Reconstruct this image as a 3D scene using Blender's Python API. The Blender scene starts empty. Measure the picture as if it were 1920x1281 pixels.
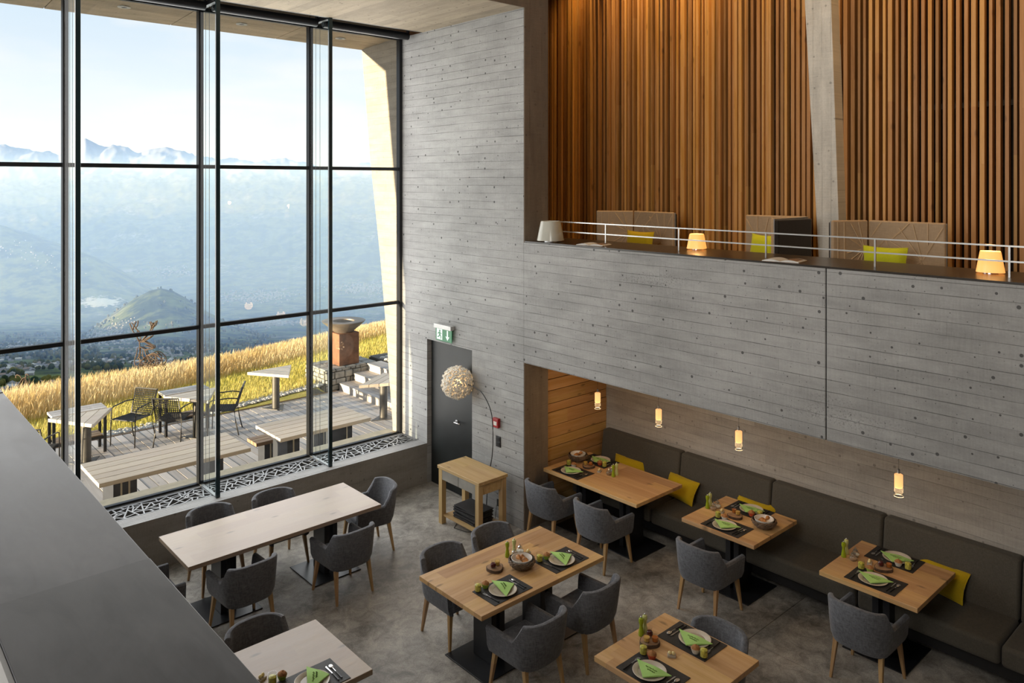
import bpy, math, random
import numpy as np
from mathutils import Vector, noise as mnoise

R = math.radians
random.seed(7)
SC = bpy.context.scene
COL = SC.collection

# ---------------------------------------------------------------- camera
HC = 4.4                                   # eye height above the dining floor
cam_d = bpy.data.cameras.new('camera')
cam = bpy.data.objects.new('camera', cam_d)
COL.objects.link(cam)
cam.location = (0, 0, HC)
cam.rotation_euler = (R(90), 0, R(47.95 - 90))
cam_d.sensor_width = 36
cam_d.lens = 36 * 1446 / 1920
cam_d.shift_y = -(640.5 - 340) / 1920
cam_d.clip_start = 0.05
cam_d.clip_end = 60000
SC.camera = cam

# ---------------------------------------------------------------- exposure
SC.view_settings.view_transform = 'Standard'
SC.view_settings.look = 'None'
SC.view_settings.gamma = 1
SC.view_settings.use_curve_mapping = False
SC.view_settings.exposure = 0.45
SC.cycles.volume_bounces = 2
SC.cycles.transparent_max_bounces = 24
SC.cycles.max_bounces = 8
SC.cycles.sample_clamp_indirect = 6


# ---------------------------------------------------------------- node helper
class NT:
    def __init__(s, tree):
        s.t = tree

    def set(s, node, key, val):
        i = node.inputs[key]
        if isinstance(val, bpy.types.NodeSocket):
            s.t.links.new(val, i)
        elif isinstance(val, bpy.types.Node):
            s.t.links.new(val.outputs[0], i)
        else:
            if i.type == 'RGBA' and len(val) == 3:
                val = (*val, 1)
            i.default_value = val

    def n(s, typ, ins=None, **attrs):
        nd = s.t.nodes.new('ShaderNode' + typ)
        for k, v in attrs.items():
            setattr(nd, k, v)
        for k, v in (ins or {}).items():
            s.set(nd, k, v)
        return nd

    def m(s, op, a, b=0.0, c=None, clamp=False):
        nd = s.n('Math', {0: a, 1: b}, operation=op, use_clamp=clamp)
        if c is not None:
            s.set(nd, 2, c)
        return nd.outputs[0]

    def ramp(s, x, lo, hi, a=0.0, b=1.0):
        return s.n('MapRange', {0: x, 1: lo, 2: hi, 3: a, 4: b}).outputs[0]

    def comb(s, x=0.0, y=0.0, z=0.0):
        return s.n('CombineXYZ', {0: x, 1: y, 2: z}).outputs[0]

    def noise(s, vec, scale=5, detail=3, rough=.5, dist=0.0):
        return s.n('TexNoise', {'Vector': vec, 'Scale': scale, 'Detail': detail, 'Roughness': rough, 'Distortion': dist}).outputs[0]

    def mix(s, fac, a, b, blend='MIX'):
        nd = s.t.nodes.new('ShaderNodeMix')
        nd.data_type = 'RGBA'
        nd.blend_type = blend
        s.set(nd, 0, fac); s.set(nd, 6, a); s.set(nd, 7, b)
        return nd.outputs[2]

    def mul(s, col, f):                     # colour times scalar
        return s.n('VectorMath', {0: col, 'Scale': f}, operation='SCALE').outputs[0]


def newmat(name):
    m = bpy.data.materials.new(name)
    m.use_nodes = True
    m.node_tree.nodes.clear()
    t = NT(m.node_tree)
    out = t.n('OutputMaterial')
    return m, t, out


def principled(t, out, **ins):
    b = t.n('BsdfPrincipled')
    for k, v in ins.items():
        t.set(b, k.replace('_', ' '), v)
    t.t.links.new(b.outputs[0], out.inputs[0])
    return b


def rgb(*c):                                # sRGB 0-255 to linear
    r = []
    for v in c:
        v /= 255
        r.append(v / 12.92 if v <= .04045 else ((v + .055) / 1.055) ** 2.4)
    return tuple(r)


def plain(name, col, rough=.5, metal=0.0, var=.12, scale=9, bump=0.0, spec=.5, **kw):
    m, t, out = newmat(name)
    tc = t.n('TexCoord').outputs['Object']
    f = t.noise(tc, scale, 4)
    c = t.mul(t.n('RGB').outputs[0], t.ramp(f, .3, .7, 1 - var, 1 + var))
    t.t.nodes['RGB'].outputs[0].default_value = (*col, 1)
    b = principled(t, out, Base_Color=c, Roughness=rough, Metallic=metal, Specular_IOR_Level=spec, **kw)
    if bump:
        bp = t.n('Bump', {'Strength': bump, 'Distance': .004, 'Height': t.noise(tc, scale * 12, 2)})
        t.set(b, 'Normal', bp)
    return m


# ---------------------------------------------------------------- world, sun
SUN_DIR = Vector((6.02, -0.70, -0.42)).normalized()
sun_d = bpy.data.lights.new('sun', 'SUN')
sun_d.energy = 11.5
sun_d.color = (1.0, .82, .56)
sun_d.angle = R(.6)
sun = bpy.data.objects.new('sun', sun_d)
COL.objects.link(sun)
sun.rotation_euler = SUN_DIR.to_track_quat('-Z', 'Y').to_euler()

# added fill light high over the gallery, behind the camera
aw = bpy.data.lights.new('gallery_fill_light', 'AREA')
aw.shape = 'RECTANGLE'; aw.size = 8.6; aw.size_y = 3.6
aw.energy = 560; aw.color = (1.0, .96, .90)
awo = bpy.data.objects.new('gallery_fill_light', aw)
COL.objects.link(awo)
awo.location = (-3.40, 2.3, 6.6)
awo.rotation_euler = Vector((1, 0, 0)).to_track_quat('-Z', 'Z').to_euler()

# added unseen fill light just inside the big window, boosting daylight into the room
dw_ = bpy.data.lights.new('window_fill_light', 'AREA')
dw_.shape = 'RECTANGLE'; dw_.size = 5.9; dw_.size_y = 5.9
dw_.energy = 215; dw_.color = (1.0, .975, .94)
dwo = bpy.data.objects.new('window_fill_light', dw_)
COL.objects.link(dwo)
dwo.location = (3.6, 9.825, 3.58)
dwo.rotation_euler = Vector((0, -1, 0)).to_track_quat('-Z', 'Z').to_euler()

w = bpy.data.worlds.new('sky')
SC.world = w
w.use_nodes = True
w.node_tree.nodes.clear()
t = NT(w.node_tree)
d = t.n('TexCoord').outputs['Generated']
sx = t.n('SeparateXYZ', {0: d})
el = sx.outputs[2]
grad = t.n('ValToRGB', {0: el})
cr = grad.color_ramp
cr.elements[0].position = 0.0
cr.elements[0].color = (*[1.0 * k for k in (1.0, .985, .96)], 1)
cr.elements[1].position = 1.0
cr.elements[1].color = (.44, .62, .86, 1)
for p, c in ((.035, (.97, .98, .985)), (.10, (.87, .935, .985)), (.22, (.68, .82, .95)), (.45, (.54, .71, .90))):
    e = cr.elements.new(p)
    e.color = (*c, 1)
# flat streaky clouds: stretch the direction near the horizon
zz = t.m('ADD', t.m('ABSOLUTE', el), .12)
cx = t.m('DIVIDE', sx.outputs[0], zz)
cy = t.m('DIVIDE', sx.outputs[1], zz)
cn = t.noise(t.comb(cx, t.m('MULTIPLY', cy, 1.0), t.m('MULTIPLY', el, 14.0)), .85, 6, .55, .25)
cm = t.m('MULTIPLY', t.ramp(cn, .46, .68), .85)
skyc = t.mix(cm, grad.outputs[0], (1.0, .985, .965))
bg = t.n('Background', {0: skyc, 1: .80})
t.t.links.new(bg.outputs[0], t.n('OutputWorld').inputs[0])


# ---------------------------------------------------------------- mesh helper
class MB:
    def __init__(s):
        s.v = []; s.f = []; s.mi = []; s.cur = 0

    def add(s, vs, fs):
        o = len(s.v)
        s.v += [tuple(p) for p in vs]
        s.f += [tuple(i + o for i in f) for f in fs]
        s.mi += [s.cur] * len(fs)
        return s

    def box(s, x0, x1, y0, y1, z0, z1):
        return s.hexa([(x0, y0, z0), (x1, y0, z0), (x1, y1, z0), (x0, y1, z0), (x0, y0, z1), (x1, y0, z1), (x1, y1, z1), (x0, y1, z1)])

    def hexa(s, p):
        return s.add(p, [(0, 3, 2, 1), (4, 5, 6, 7), (0, 1, 5, 4), (1, 2, 6, 5), (2, 3, 7, 6), (3, 0, 4, 7)])

    def prism(s, poly, z0, z1):
        n = len(poly)
        return s.add([(x, y, z0) for x, y in poly] + [(x, y, z1) for x, y in poly],
                     [tuple(range(n))[::-1], tuple(range(n, 2 * n))] + [(i, (i + 1) % n, n + (i + 1) % n, n + i) for i in range(n)])

    def lathe(s, prof, n=20, cx=0, cy=0, close=False):
        vs = []; fs = []
        k = len(prof)
        for i in range(n):
            a = 2 * math.pi * i / n
            for r, z in prof:
                vs.append((cx + r * math.cos(a), cy + r * math.sin(a), z))
        for i in range(n):
            j = (i + 1) % n
            for q in range(k - 1 if not close else k):
                q2 = (q + 1) % k
                fs.append((i * k + q, j * k + q, j * k + q2, i * k + q2))
        if not close:
            if prof[0][0] > 1e-5: fs.append(tuple(i * k for i in range(n))[::-1])
            if prof[-1][0] > 1e-5: fs.append(tuple(i * k + k - 1 for i in range(n)))
        return s.add(vs, fs)

    def tube(s, path, r, n=6, r1=None):
        P = [Vector(p) for p in path]
        vs = []; fs = []
        up = Vector((0, 0, 1))
        m = len(P)
        for i, p in enumerate(P):
            tg = (P[min(i + 1, m - 1)] - P[max(i - 1, 0)]).normalized()
            a = tg.cross(up)
            if a.length < .05: a = tg.cross(Vector((1, 0, 0)))
            a.normalize(); b = tg.cross(a)
            rr = r if r1 is None else r + (r1 - r) * i / (m - 1)
            for q in range(n):
                th = 2 * math.pi * q / n
                vs.append(p + a * rr * math.cos(th) + b * rr * math.sin(th))
        for i in range(m - 1):
            for q in range(n):
                q2 = (q + 1) % n
                fs.append((i * n + q, i * n + q2, (i + 1) * n + q2, (i + 1) * n + q))
        fs.append(tuple(range(n))[::-1])
        fs.append(tuple((m - 1) * n + q for q in range(n)))
        return s.add(vs, fs)

    def blob(s, c, r, n=8, m=6, j=0.0, rnd=None):
        vs = [(c[0], c[1], c[2] - r[2])]
        for a in range(1, m):
            ph = math.pi * a / m
            for b in range(n):
                th = 2 * math.pi * b / n
                k = 1 + (rnd.uniform(-j, j) if j else 0)
                vs.append((c[0] + r[0] * k * math.sin(ph) * math.cos(th), c[1] + r[1] * k * math.sin(ph) * math.sin(th), c[2] - r[2] * k * math.cos(ph)))
        vs.append((c[0], c[1], c[2] + r[2]))
        fs = [(0, 1 + (b + 1) % n, 1 + b) for b in range(n)]
        for a in range(m - 2):
            for b in range(n):
                b2 = (b + 1) % n
                fs.append((1 + a * n + b, 1 + a * n + b2, 1 + (a + 1) * n + b2, 1 + (a + 1) * n + b))
        l = len(vs) - 1
        fs += [(l, 1 + (m - 2) * n + b, 1 + (m - 2) * n + (b + 1) % n) for b in range(n)]
        return s.add(vs, fs)

    def mesh(s, name):
        me = bpy.data.meshes.new(name)
        me.from_pydata(s.v, [], s.f)
        me.polygons.foreach_set('material_index', s.mi)
        me.update()
        return me

    def build(s, name, mats, parent=None, smooth=False, bevel=0.0, seg=2):
        me = s.mesh(name)
        for m in (mats if isinstance(mats, (list, tuple)) else [mats]):
            me.materials.append(m)
        if smooth:
            me.polygons.foreach_set('use_smooth', [True] * len(me.polygons))
            if smooth == 'auto':
                me.set_sharp_from_angle(angle=R(40))
        o = bpy.data.objects.new(name, me)
        COL.objects.link(o)
        o.parent = parent
        if bevel:
            b = o.modifiers.new('bevel', 'BEVEL')
            b.width = bevel; b.segments = seg; b.limit_method = 'ANGLE'; b.angle_limit = R(40)
        return o


def tag(o, label=None, cat=None, group=None, kind=None):
    if label: o['label'] = label
    if cat: o['category'] = cat
    if group: o['group'] = group
    if kind: o['kind'] = kind
    return o


def thing(name, label, cat, loc=(0, 0, 0), rz=0.0, group=None, kind=None):
    o = bpy.data.objects.new(name, None)
    COL.objects.link(o)
    o.empty_display_size = .1
    o.location = loc
    o.rotation_euler = (0, 0, rz)
    return tag(o, label, cat, group, kind)


CH = {}


def copy_tree(o, parent=None):
    c = o.copy()
    COL.objects.link(c)
    c.parent = parent
    for ch in [x for x in bpy.data.objects if x.parent == o] if o not in CH else CH[o]:
        copy_tree(ch, c)
    return c


PROTO = {}


def place(key, builder, loc, rz=0.0, label=None, cat=None, group=None):
    """first call builds the thing, later calls copy it with its parts"""
    if key not in PROTO:
        o = builder()
        PROTO[key] = o
        CH[o] = [x for x in bpy.data.objects if x.parent == o]
        for c in CH[o]:
            CH[c] = [x for x in bpy.data.objects if x.parent == c]
    else:
        o = copy_tree(PROTO[key])
    o.location = loc
    o.rotation_euler = (0, 0, rz)
    if 'group' in o and not group: del o['group']
    return tag(o, label, cat, group)


def struct(name, mb, mat, parent=None, label=None, **kw):
    o = mb.build(name, mat, parent, **kw)
    if parent is None: tag(o, label, None, None, 'structure')
    return o


# ---------------------------------------------------------------- materials
def concrete(name, p_ax, q_ax, base, bh=.106, blen=2.7, line=.55, tone=.16, hole=1.0, rough=.75, stain=.22, bump=.5):
    m, t, out = newmat(name)
    tc = t.n('TexCoord').outputs['Object']
    sp = t.n('SeparateXYZ', {0: tc})
    p, q = sp.outputs[p_ax], sp.outputs[q_ax]
    v2 = t.comb(p, q, 0)
    wob = t.m('MULTIPLY', t.m('SUBTRACT', t.noise(t.comb(t.m('MULTIPLY', p, .8), q, 0), 1.3, 2), .5), .02)
    r = t.m('DIVIDE', t.m('ADD', q, wob), bh)
    row = t.m('FLOOR', r); f = t.m('FRACT', r)
    rr = t.n('TexWhiteNoise', {'W': row}, noise_dimensions='1D').outputs[0]
    cc = t.m('DIVIDE', t.m('ADD', p, t.m('MULTIPLY', rr, 9.0)), blen)
    colm = t.m('FLOOR', cc); cf = t.m('FRACT', cc)
    br = t.n('TexWhiteNoise', {'Vector': t.comb(row, colm, 0)}, noise_dimensions='2D').outputs[0]
    e = t.m('MULTIPLY', t.m('MINIMUM', f, t.m('SUBTRACT', 1.0, f)), bh)
    lw = t.ramp(t.noise(t.comb(t.m('MULTIPLY', p, 1.0), t.m('MULTIPLY', row, 7.3), 0), 1.6, 4), .38, .66, .0004, .0065)
    ln = t.m('SUBTRACT', 1.0, t.m('DIVIDE', e, lw), clamp=True)
    ce = t.m('MULTIPLY', t.m('MINIMUM', cf, t.m('SUBTRACT', 1.0, cf)), blen)
    ln2 = t.m('SUBTRACT', 1.0, t.m('DIVIDE', ce, .003), clamp=True)
    ln = t.m('MAXIMUM', ln, t.m('MULTIPLY', ln2, .3))
    big = t.noise(v2, .55, 5, .6)
    mid = t.noise(t.comb(t.m('MULTIPLY', p, 1.2), t.m('MULTIPLY', q, 5.0), 0), 1.6, 5, .65)
    saw = t.noise(t.comb(t.m('MULTIPLY', p, 60.0), t.m('MULTIPLY', q, 5.0), 0), 1.0, 2, .5)
    fine = t.noise(v2, 55, 3, .6)
    vo = t.n('TexVoronoi', {'Vector': v2, 'Scale': 5.2}, voronoi_dimensions='2D')
    hr = t.m('MULTIPLY', t.n('SeparateColor', {0: vo.outputs['Color']}).outputs[0], .10)
    hol = t.m('MULTIPLY', t.m('LESS_THAN', vo.outputs['Distance'], t.m('SUBTRACT', hr, .020)), hole)
    vo2 = t.n('TexVoronoi', {'Vector': v2, 'Scale': 13.0}, voronoi_dimensions='2D')
    hr2 = t.m('MULTIPLY', t.n('SeparateColor', {0: vo2.outputs['Color']}).outputs[0], .12)
    hol = t.m('MAXIMUM', hol, t.m('MULTIPLY', t.m('LESS_THAN', vo2.outputs['Distance'], t.m('SUBTRACT', hr2, .05)), .7 * hole))
    # rough honeycombed bands
    hb = t.m('MULTIPLY', t.ramp(t.noise(t.comb(t.m('MULTIPLY', p, .7), t.m('MULTIPLY', q, 3.2), 4.4), 1.0, 3), .62, .72), t.ramp(t.noise(v2, 60, 2), .55, .62))
    k = t.m('ADD', 1.0, t.m('MULTIPLY', t.m('SUBTRACT', br, .5), tone * 2))
    k = t.m('ADD', k, t.m('MULTIPLY', t.m('SUBTRACT', big, .5), stain * 2))
    k = t.m('ADD', k, t.m('MULTIPLY', t.m('SUBTRACT', mid, .5), .78))
    k = t.m('ADD', k, t.m('MULTIPLY', t.m('SUBTRACT', saw, .5), .24))
    k = t.m('ADD', k, t.m('MULTIPLY', t.m('SUBTRACT', fine, .5), .24))
    dk = t.m('MAXIMUM', t.m('MULTIPLY', ln, line), t.m('MULTIPLY', hol, .72))
    dk = t.m('MAXIMUM', dk, t.m('MULTIPLY', hb, .35))
    k = t.m('MULTIPLY', k, t.m('SUBTRACT', 1.0, dk))
    cnode = t.n('RGB'); cnode.outputs[0].default_value = (*base, 1)
    b = principled(t, out, Base_Color=t.mul(cnode.outputs[0], k), Roughness=rough, Specular_IOR_Level=.35)
    h = t.m('ADD', t.m('MULTIPLY', br, .35), t.m('MULTIPLY', saw, .25))
    h = t.m('SUBTRACT', h, t.m('ADD', ln, t.m('MULTIPLY', hol, 1.4)))
    h = t.m('ADD', h, t.m('MULTIPLY', fine, .25))
    t.set(b, 'Normal', t.n('Bump', {'Strength': bump, 'Distance': .008, 'Height': h}))
    return m


def wood(name, p_ax, q_ax, base, plank=.14, plen=1.6, tone=.16, rough=.4, knots=.5, rnd=0.0, grain=.30, spec=.5, edge=0.0, r_ax=None):
    """grain along p_ax, glued strips across q_ax"""
    m, t, out = newmat(name)
    tc = t.n('TexCoord').outputs['Object']
    oi = t.n('ObjectInfo').outputs['Random']
    sp = t.n('SeparateXYZ', {0: tc})
    p, q = sp.outputs[p_ax], sp.outputs[q_ax]
    z = sp.outputs[3 - p_ax - q_ax]
    po = t.m('ADD', p, t.m('MULTIPLY', oi, 17.0))
    r = t.m('DIVIDE', t.m('ADD', q, 20.03), plank)
    row = t.m('FLOOR', r)
    rr = t.n('TexWhiteNoise', {'W': row}, noise_dimensions='1D').outputs[0]
    cc = t.m('DIVIDE', t.m('ADD', po, t.m('MULTIPLY', rr, 7.0)), plen)
    br = t.n('TexWhiteNoise', {'Vector': t.comb(row, t.m('FLOOR', cc), 0)}, noise_dimensions='2D').outputs[0]
    gv = t.comb(t.m('ADD', t.m('MULTIPLY', po, 1.3), t.m('MULTIPLY', br, 31.0)), t.m('MULTIPLY', q, 22.0), t.m('MULTIPLY', z, 22.0))
    g = t.noise(gv, 1.0, 5, .6, .6)
    g2 = t.noise(t.comb(t.m('MULTIPLY', po, 6.0), t.m('MULTIPLY', q, 180.0), t.m('MULTIPLY', z, 180.0)), 1.0, 2)
    kn = t.n('TexVoronoi', {'Vector': t.comb(t.m('MULTIPLY', po, 1.9), t.m('MULTIPLY', q, 5.0), 0), 'Scale': 1.0}, voronoi_dimensions='2D')
    kr = t.n('SeparateColor', {0: kn.outputs['Color']}).outputs[0]
    dist = t.m('ADD', kn.outputs['Distance'], t.m('MULTIPLY', t.m('SUBTRACT', g, .5), .16))
    kmask = t.m('MULTIPLY', t.ramp(dist, .10, .03), t.m('GREATER_THAN', kr, .55))
    k = t.m('ADD', 1.0, t.m('MULTIPLY', t.m('SUBTRACT', br, .5), tone * 2))
    k = t.m('ADD', k, t.m('MULTIPLY', t.m('SUBTRACT', g, .5), grain * 2))
    k = t.m('ADD', k, t.m('MULTIPLY', t.m('SUBTRACT', g2, .5), .22))
    if rnd: k = t.m('ADD', k, t.m('MULTIPLY', t.m('SUBTRACT', oi, .5), rnd * 2))
    k = t.m('MULTIPLY', k, t.m('SUBTRACT', 1.0, t.m('MULTIPLY', kmask, knots)))
    cn = t.n('RGB'); cn.outputs[0].default_value = (*base, 1)
    c = t.mul(cn.outputs[0], k)
    hs = t.n('HueSaturation', {'Hue': t.ramp(br, 0, 1, .493, .507), 'Saturation': t.ramp(g, .3, .7, 1.08, .92), 'Color': c})
    b = principled(t, out, Base_Color=hs.outputs[0], Roughness=t.ramp(g, .3, .7, rough - .05, rough + .08), Specular_IOR_Level=spec)
    t.set(b, 'Normal', t.n('Bump', {'Strength': .25, 'Distance': .002, 'Height': g2}))
    return m


def fabric(name, base, scale=260, var=.25, sheen=.25, rough=.9):
    m, t, out = newmat(name)
    tc = t.n('TexCoord').outputs['Object']
    w1 = t.noise(t.n('Mapping', {0: tc, 3: (1, 1, .25)}).outputs[0], scale, 2)
    w2 = t.noise(t.n('Mapping', {0: tc, 3: (.25, .25, 1)}).outputs[0], scale, 2)
    w3 = t.noise(tc, 3.0, 3)
    k = t.m('ADD', t.m('MULTIPLY', t.m('ADD', w1, w2), .5), t.m('MULTIPLY', t.m('SUBTRACT', w3, .5), .25))
    k = t.ramp(k, .3, .7, 1 - var, 1 + var)
    cn = t.n('RGB'); cn.outputs[0].default_value = (*base, 1)
    b = principled(t, out, Base_Color=t.mul(cn.outputs[0], k), Roughness=rough, Sheen_Weight=sheen, Sheen_Roughness=.4, Specular_IOR_Level=.2)
    t.set(b, 'Normal', t.n('Bump', {'Strength': .3, 'Distance': .002, 'Height': w1}))
    return m


def glass_mat(name, tint=(1, 1, 1), refl=1.0, rough=0.0, ior=1.45):
    m, t, out = newmat(name)
    fr = t.m('MULTIPLY', t.n('Fresnel', {'IOR': ior}).outputs[0], refl, clamp=True)
    fr = t.m('MULTIPLY', fr, t.m('SUBTRACT', 1.0, t.n('NewGeometry').outputs['Backfacing']))
    mx = t.n('MixShader', {0: fr, 1: t.n('BsdfTransparent', {0: tint}).outputs[0], 2: t.n('BsdfGlossy', {'Roughness': rough}).outputs[0]})
    t.t.links.new(mx.outputs[0], out.inputs[0])
    return m


def glow(name, col, strength, base=None):
    m, t, out = newmat(name)
    b = principled(t, out, Base_Color=base or col, Roughness=.4, Emission_Color=col, Emission_Strength=strength)
    return m


M = {}
M['conc_x'] = concrete('concrete_wall', 1, 2, (.315, .312, .305), tone=.05, line=.6, stain=.45)
M['conc_y'] = concrete('concrete_cross_wall', 0, 2, (.33, .315, .295), hole=.6)
M['conc_shaded'] = concrete('concrete_shaded', 2, 0, (.19, .15, .112), bh=.21, line=.25, tone=.05, hole=.4)  # darker, browner concrete copy: shade painted into the colour
M['conc_ceil'] = concrete('concrete_ceiling', 1, 0, (.36, .30, .22), bh=.16, line=.4, hole=.7, stain=.12)
M['conc_soffit'] = concrete('concrete_soffit', 0, 1, (.50, .41, .30), bh=.5, line=.1, hole=.3, stain=.15)
M['conc_warm'] = concrete('concrete_outer_wall', 1, 2, (.35, .305, .245), line=.15, tone=.05, hole=.3, stain=.08)
M['conc_sill'] = concrete('concrete_sill', 0, 1, (.27, .265, .26), bh=.11, line=.25, tone=.06, hole=.2)
M['conc_sillfront'] = concrete('concrete_sill_front', 0, 2, (.27, .25, .225), bh=.3, line=.12, tone=.03, hole=.4)
M['conc_back'] = concrete('concrete_alcove', 1, 2, (.36, .34, .31), bh=.10, tone=.10, hole=.5, line=.3)
M['pillar'] = concrete('concrete_pillar', 2, 1, (.62, .60, .55), bh=.11, line=.25, tone=.04, hole=.5)
M['black'] = plain('black_steel', (.012, .013, .016), .35, .0, .2, spec=.5)
M['blackwood'] = plain('black_plinth', (.008, .008, .009), .55)
M['frame'] = plain('dark_frame', (.018, .019, .022), .4, .3)
M['finedge'] = plain('fin_edge', (.012, .028, .034), .15, 0, .1)
M['chrome'] = plain('steel', (.62, .62, .63), .28, 1.0, .05)
M['rail'] = plain('rail_steel', (.55, .55, .54), .38, .9, .05)
M['glass'] = glass_mat('window_glass', (.965, .98, .985))
M['finglass'] = glass_mat('fin_glass', (.94, .972, .968), .18)
M['jarglass'] = glass_mat('jar_glass', (.95, .96, .96), 1.2)
M['doormat'] = plain('door_paint', (.016, .018, .018), .42, 0, .3, 2, spec=.3)
M['oak'] = wood('oak', 0, 1, (.53, .32, .145), plank=.148)
M['oak_sheen'] = wood('oak_sheen', 0, 1, (.33, .245, .175), plank=.148, tone=.07, grain=.18, rough=.36)  # same oak greyed and flattened, the window's sheen painted into its colour
M['oak_y'] = wood('oak_lengthwise', 1, 0, (.53, .32, .145), plank=.148)
M['oak_leg'] = wood('oak_leg', 2, 0, (.42, .255, .115), plank=.2, tone=.05, knots=0, rnd=.1)
M['oak_serv'] = wood('oak_service', 1, 0, (.47, .315, .145), plank=.1, tone=.08)
M['oak_servleg'] = wood('oak_service_leg', 2, 0, (.47, .315, .145), plank=.2, tone=.05, knots=.2)
M['slat'] = wood('slat_wood', 2, 1, (.47, .235, .072), plank=.5, plen=3.1, tone=.12, rnd=.30, rough=.5, knots=.35)
M['slatback'] = plain('slat_backing', (.016, .013, .010), .9)
M['clad'] = wood('cladding_wood', 0, 2, (.47, .27, .10), plank=.9, tone=.03, rnd=.14, rough=.45, knots=.5)
M['fab'] = fabric('grey_fabric', (.120, .124, .138), scale=95, var=.38)
M['benchfab'] = fabric('bench_fabric', (.078, .071, .058), scale=160, var=.2, sheen=.12)
M['cushion'] = fabric('mustard_fabric', (.47, .33, .010), var=.12)
M['cushion_lime'] = fabric('lime_fabric', (.48, .50, .020), var=.12)
M['leather'] = fabric('taupe_upholstery', (.38, .275, .175), scale=60, var=.10, rough=.65)
M['leather_dark'] = fabric('dark_upholstery', (.022, .018, .015), scale=90, var=.2)
M['piping'] = plain('seam_cord', (.46, .33, .20), .7)
M['pipe_grey'] = plain('grey_piping', (.30, .31, .32), .7)
M['deck'] = wood('weathered_deck', 1, 0, (.60, .53, .47), plank=5, plen=9, tone=.02, rnd=.22, rough=.7, knots=.3, grain=.28)
M['teak'] = wood('weathered_teak', 0, 1, (.68, .57, .45), plank=5, tone=.02, rnd=.12, rough=.6, knots=.2, grain=.24)
M['teak_y'] = wood('weathered_teak_cross', 1, 0, (.46, .41, .36), plank=5, tone=.02, rnd=.12, rough=.6, knots=.2, grain=.24)
M['teak_br'] = wood('brown_teak', 0, 1, (.33, .22, .13), plank=5, tone=.02, rnd=.12, rough=.6, knots=.2)
M['post'] = plain('grey_post', (.13, .12, .105), .42, .5)
M['legplate'] = plain('leg_plate', (.035, .038, .046), .5)
M['creamstrip'] = plain('cream_strip', (.52, .46, .34), .6)
M['corten'] = plain('rusted_steel', (.20, .088, .042), .75, .1, .35, 6, .4)
M['bowl'] = plain('bowl_steel', (.26, .215, .17), .5, .5, .25, 5)
M['rust'] = plain('rusty_wire', (.11, .07, .045), .7, .2, .3)
M['stone'] = plain('rubble_stone', (.36, .33, .28), .85, 0, .35, 7, .6)
M['pebble'] = plain('pale_pebble', (.50, .47, .42), .8, 0, .25, 15, .4)
M['mortar'] = plain('mortar', (.10, .09, .075), .95)
M['white'] = plain('white_glaze', (.72, .69, .64), .25, 0, .04)
M['plate'] = plain('stoneware', (.55, .49, .41), .28, 0, .06)
M['plate_in'] = plain('stoneware_well', (.40, .33, .26), .25, 0, .08)
M['mat'] = plain('placemat_felt', (.020, .019, .019), .6, 0, .35, 12, .5)
M['napkin'] = plain('green_paper', (.36, .60, .17), .8, 0, .05)
M['ink'] = plain('dark_green_ink', (.08, .14, .04), .8)
M['mill'] = plain('green_lacquer', (.26, .33, .012), .22, 0, .06)
M['mill2'] = plain('pale_green_lacquer', (.52, .54, .22), .22, 0, .06)
M['fruit'] = plain('cut_fruit', (.52, .47, .08), .4, 0, .6, 55)
M['jam_red'] = plain('red_jam', (.08, .008, .008), .2)
M['jam_amber'] = plain('amber_jam', (.42, .12, .015), .2)
M['jam_yellow'] = plain('yellow_curd', (.62, .37, .08), .3)
M['sugar'] = plain('sugar', (.72, .68, .62), .7)
M['sugar_br'] = plain('brown_sugar', (.42, .28, .18), .7)
M['muffin'] = plain('muffin_crumb', (.38, .17, .06), .85, 0, .35, 60, .8)
M['cup_green'] = plain('green_paper_cup', (.28, .42, .05), .6)
M['cup_white'] = plain('white_paper_cup', (.62, .60, .54), .6)
M['cup_red'] = plain('red_paper_cup', (.55, .085, .03), .6)
M['crust'] = plain('baked_crust', (.50, .215, .06), .5, 0, .45, 28, .5)
M['wicker'] = plain('wicker', (.135, .085, .05), .65, 0, .45, 40, .6)
M['bark'] = plain('bark', (.09, .055, .035), .9, 0, .4, 30, .8)
M['slice'] = plain('cut_wood', (.30, .18, .10), .6, 0, .2, 14)
M['butterdish'] = plain('clay_dish', (.40, .35, .29), .6)
M['butter'] = plain('butter', (.80, .68, .34), .45)
M['exit_green'] = glow('exit_green', (.004, .235, .075), .2, (.002, .10, .035))
M['exit_white'] = glow('exit_white', (.85, 1.0, .9), .3, (.45, .55, .48))
M['sign_metal'] = plain('sign_housing', (.46, .46, .45), .4, .3)
M['red_plastic'] = plain('red_plastic', (.33, .012, .014), .35)
M['black_plastic'] = plain('black_plastic', (.010, .010, .011), .45)
M['petal'] = plain('lamp_petal', (.80, .76, .68), .6, 0, .08)
M['lampcore'] = glow('lamp_core', (1.0, .62, .25), 2.2)
M['pend_glow'] = glow('opal_glow', (1.0, .52, .20), .8)
M['shade_glow'] = glow('shade_glow', (1.0, .40, .09), .8, (.7, .45, .2))
M['shade_off'] = plain('shade_off', (.50, .49, .43), .18, 0, .04)
M['paper'] = plain('book_paper', (.66, .65, .62), .8)
M['bookphoto'] = plain('book_print', (.20, .11, .06), .5, 0, .9, 22)
M['shelf_dark'] = plain('dark_counter', (.030, .024, .019), .28, 0, .2, 3)
M['matstack'] = plain('stacked_felt', (.022, .021, .022), .6, 0, .3, 9, .4)
M['drawer'] = plain('grey_drawer', (.27, .255, .225), .5, 0, .2, 4)
M['grille'] = plain('grille_steel', (.17, .175, .18), .45, .2, .05)
M['duct'] = plain('duct_dark', (.016, .014, .012), .9)
M['perf'] = plain('perforated_metal', (.060, .056, .05), .45, .4)
M['cable'] = plain('cable', (.03, .03, .03), .5)
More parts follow.
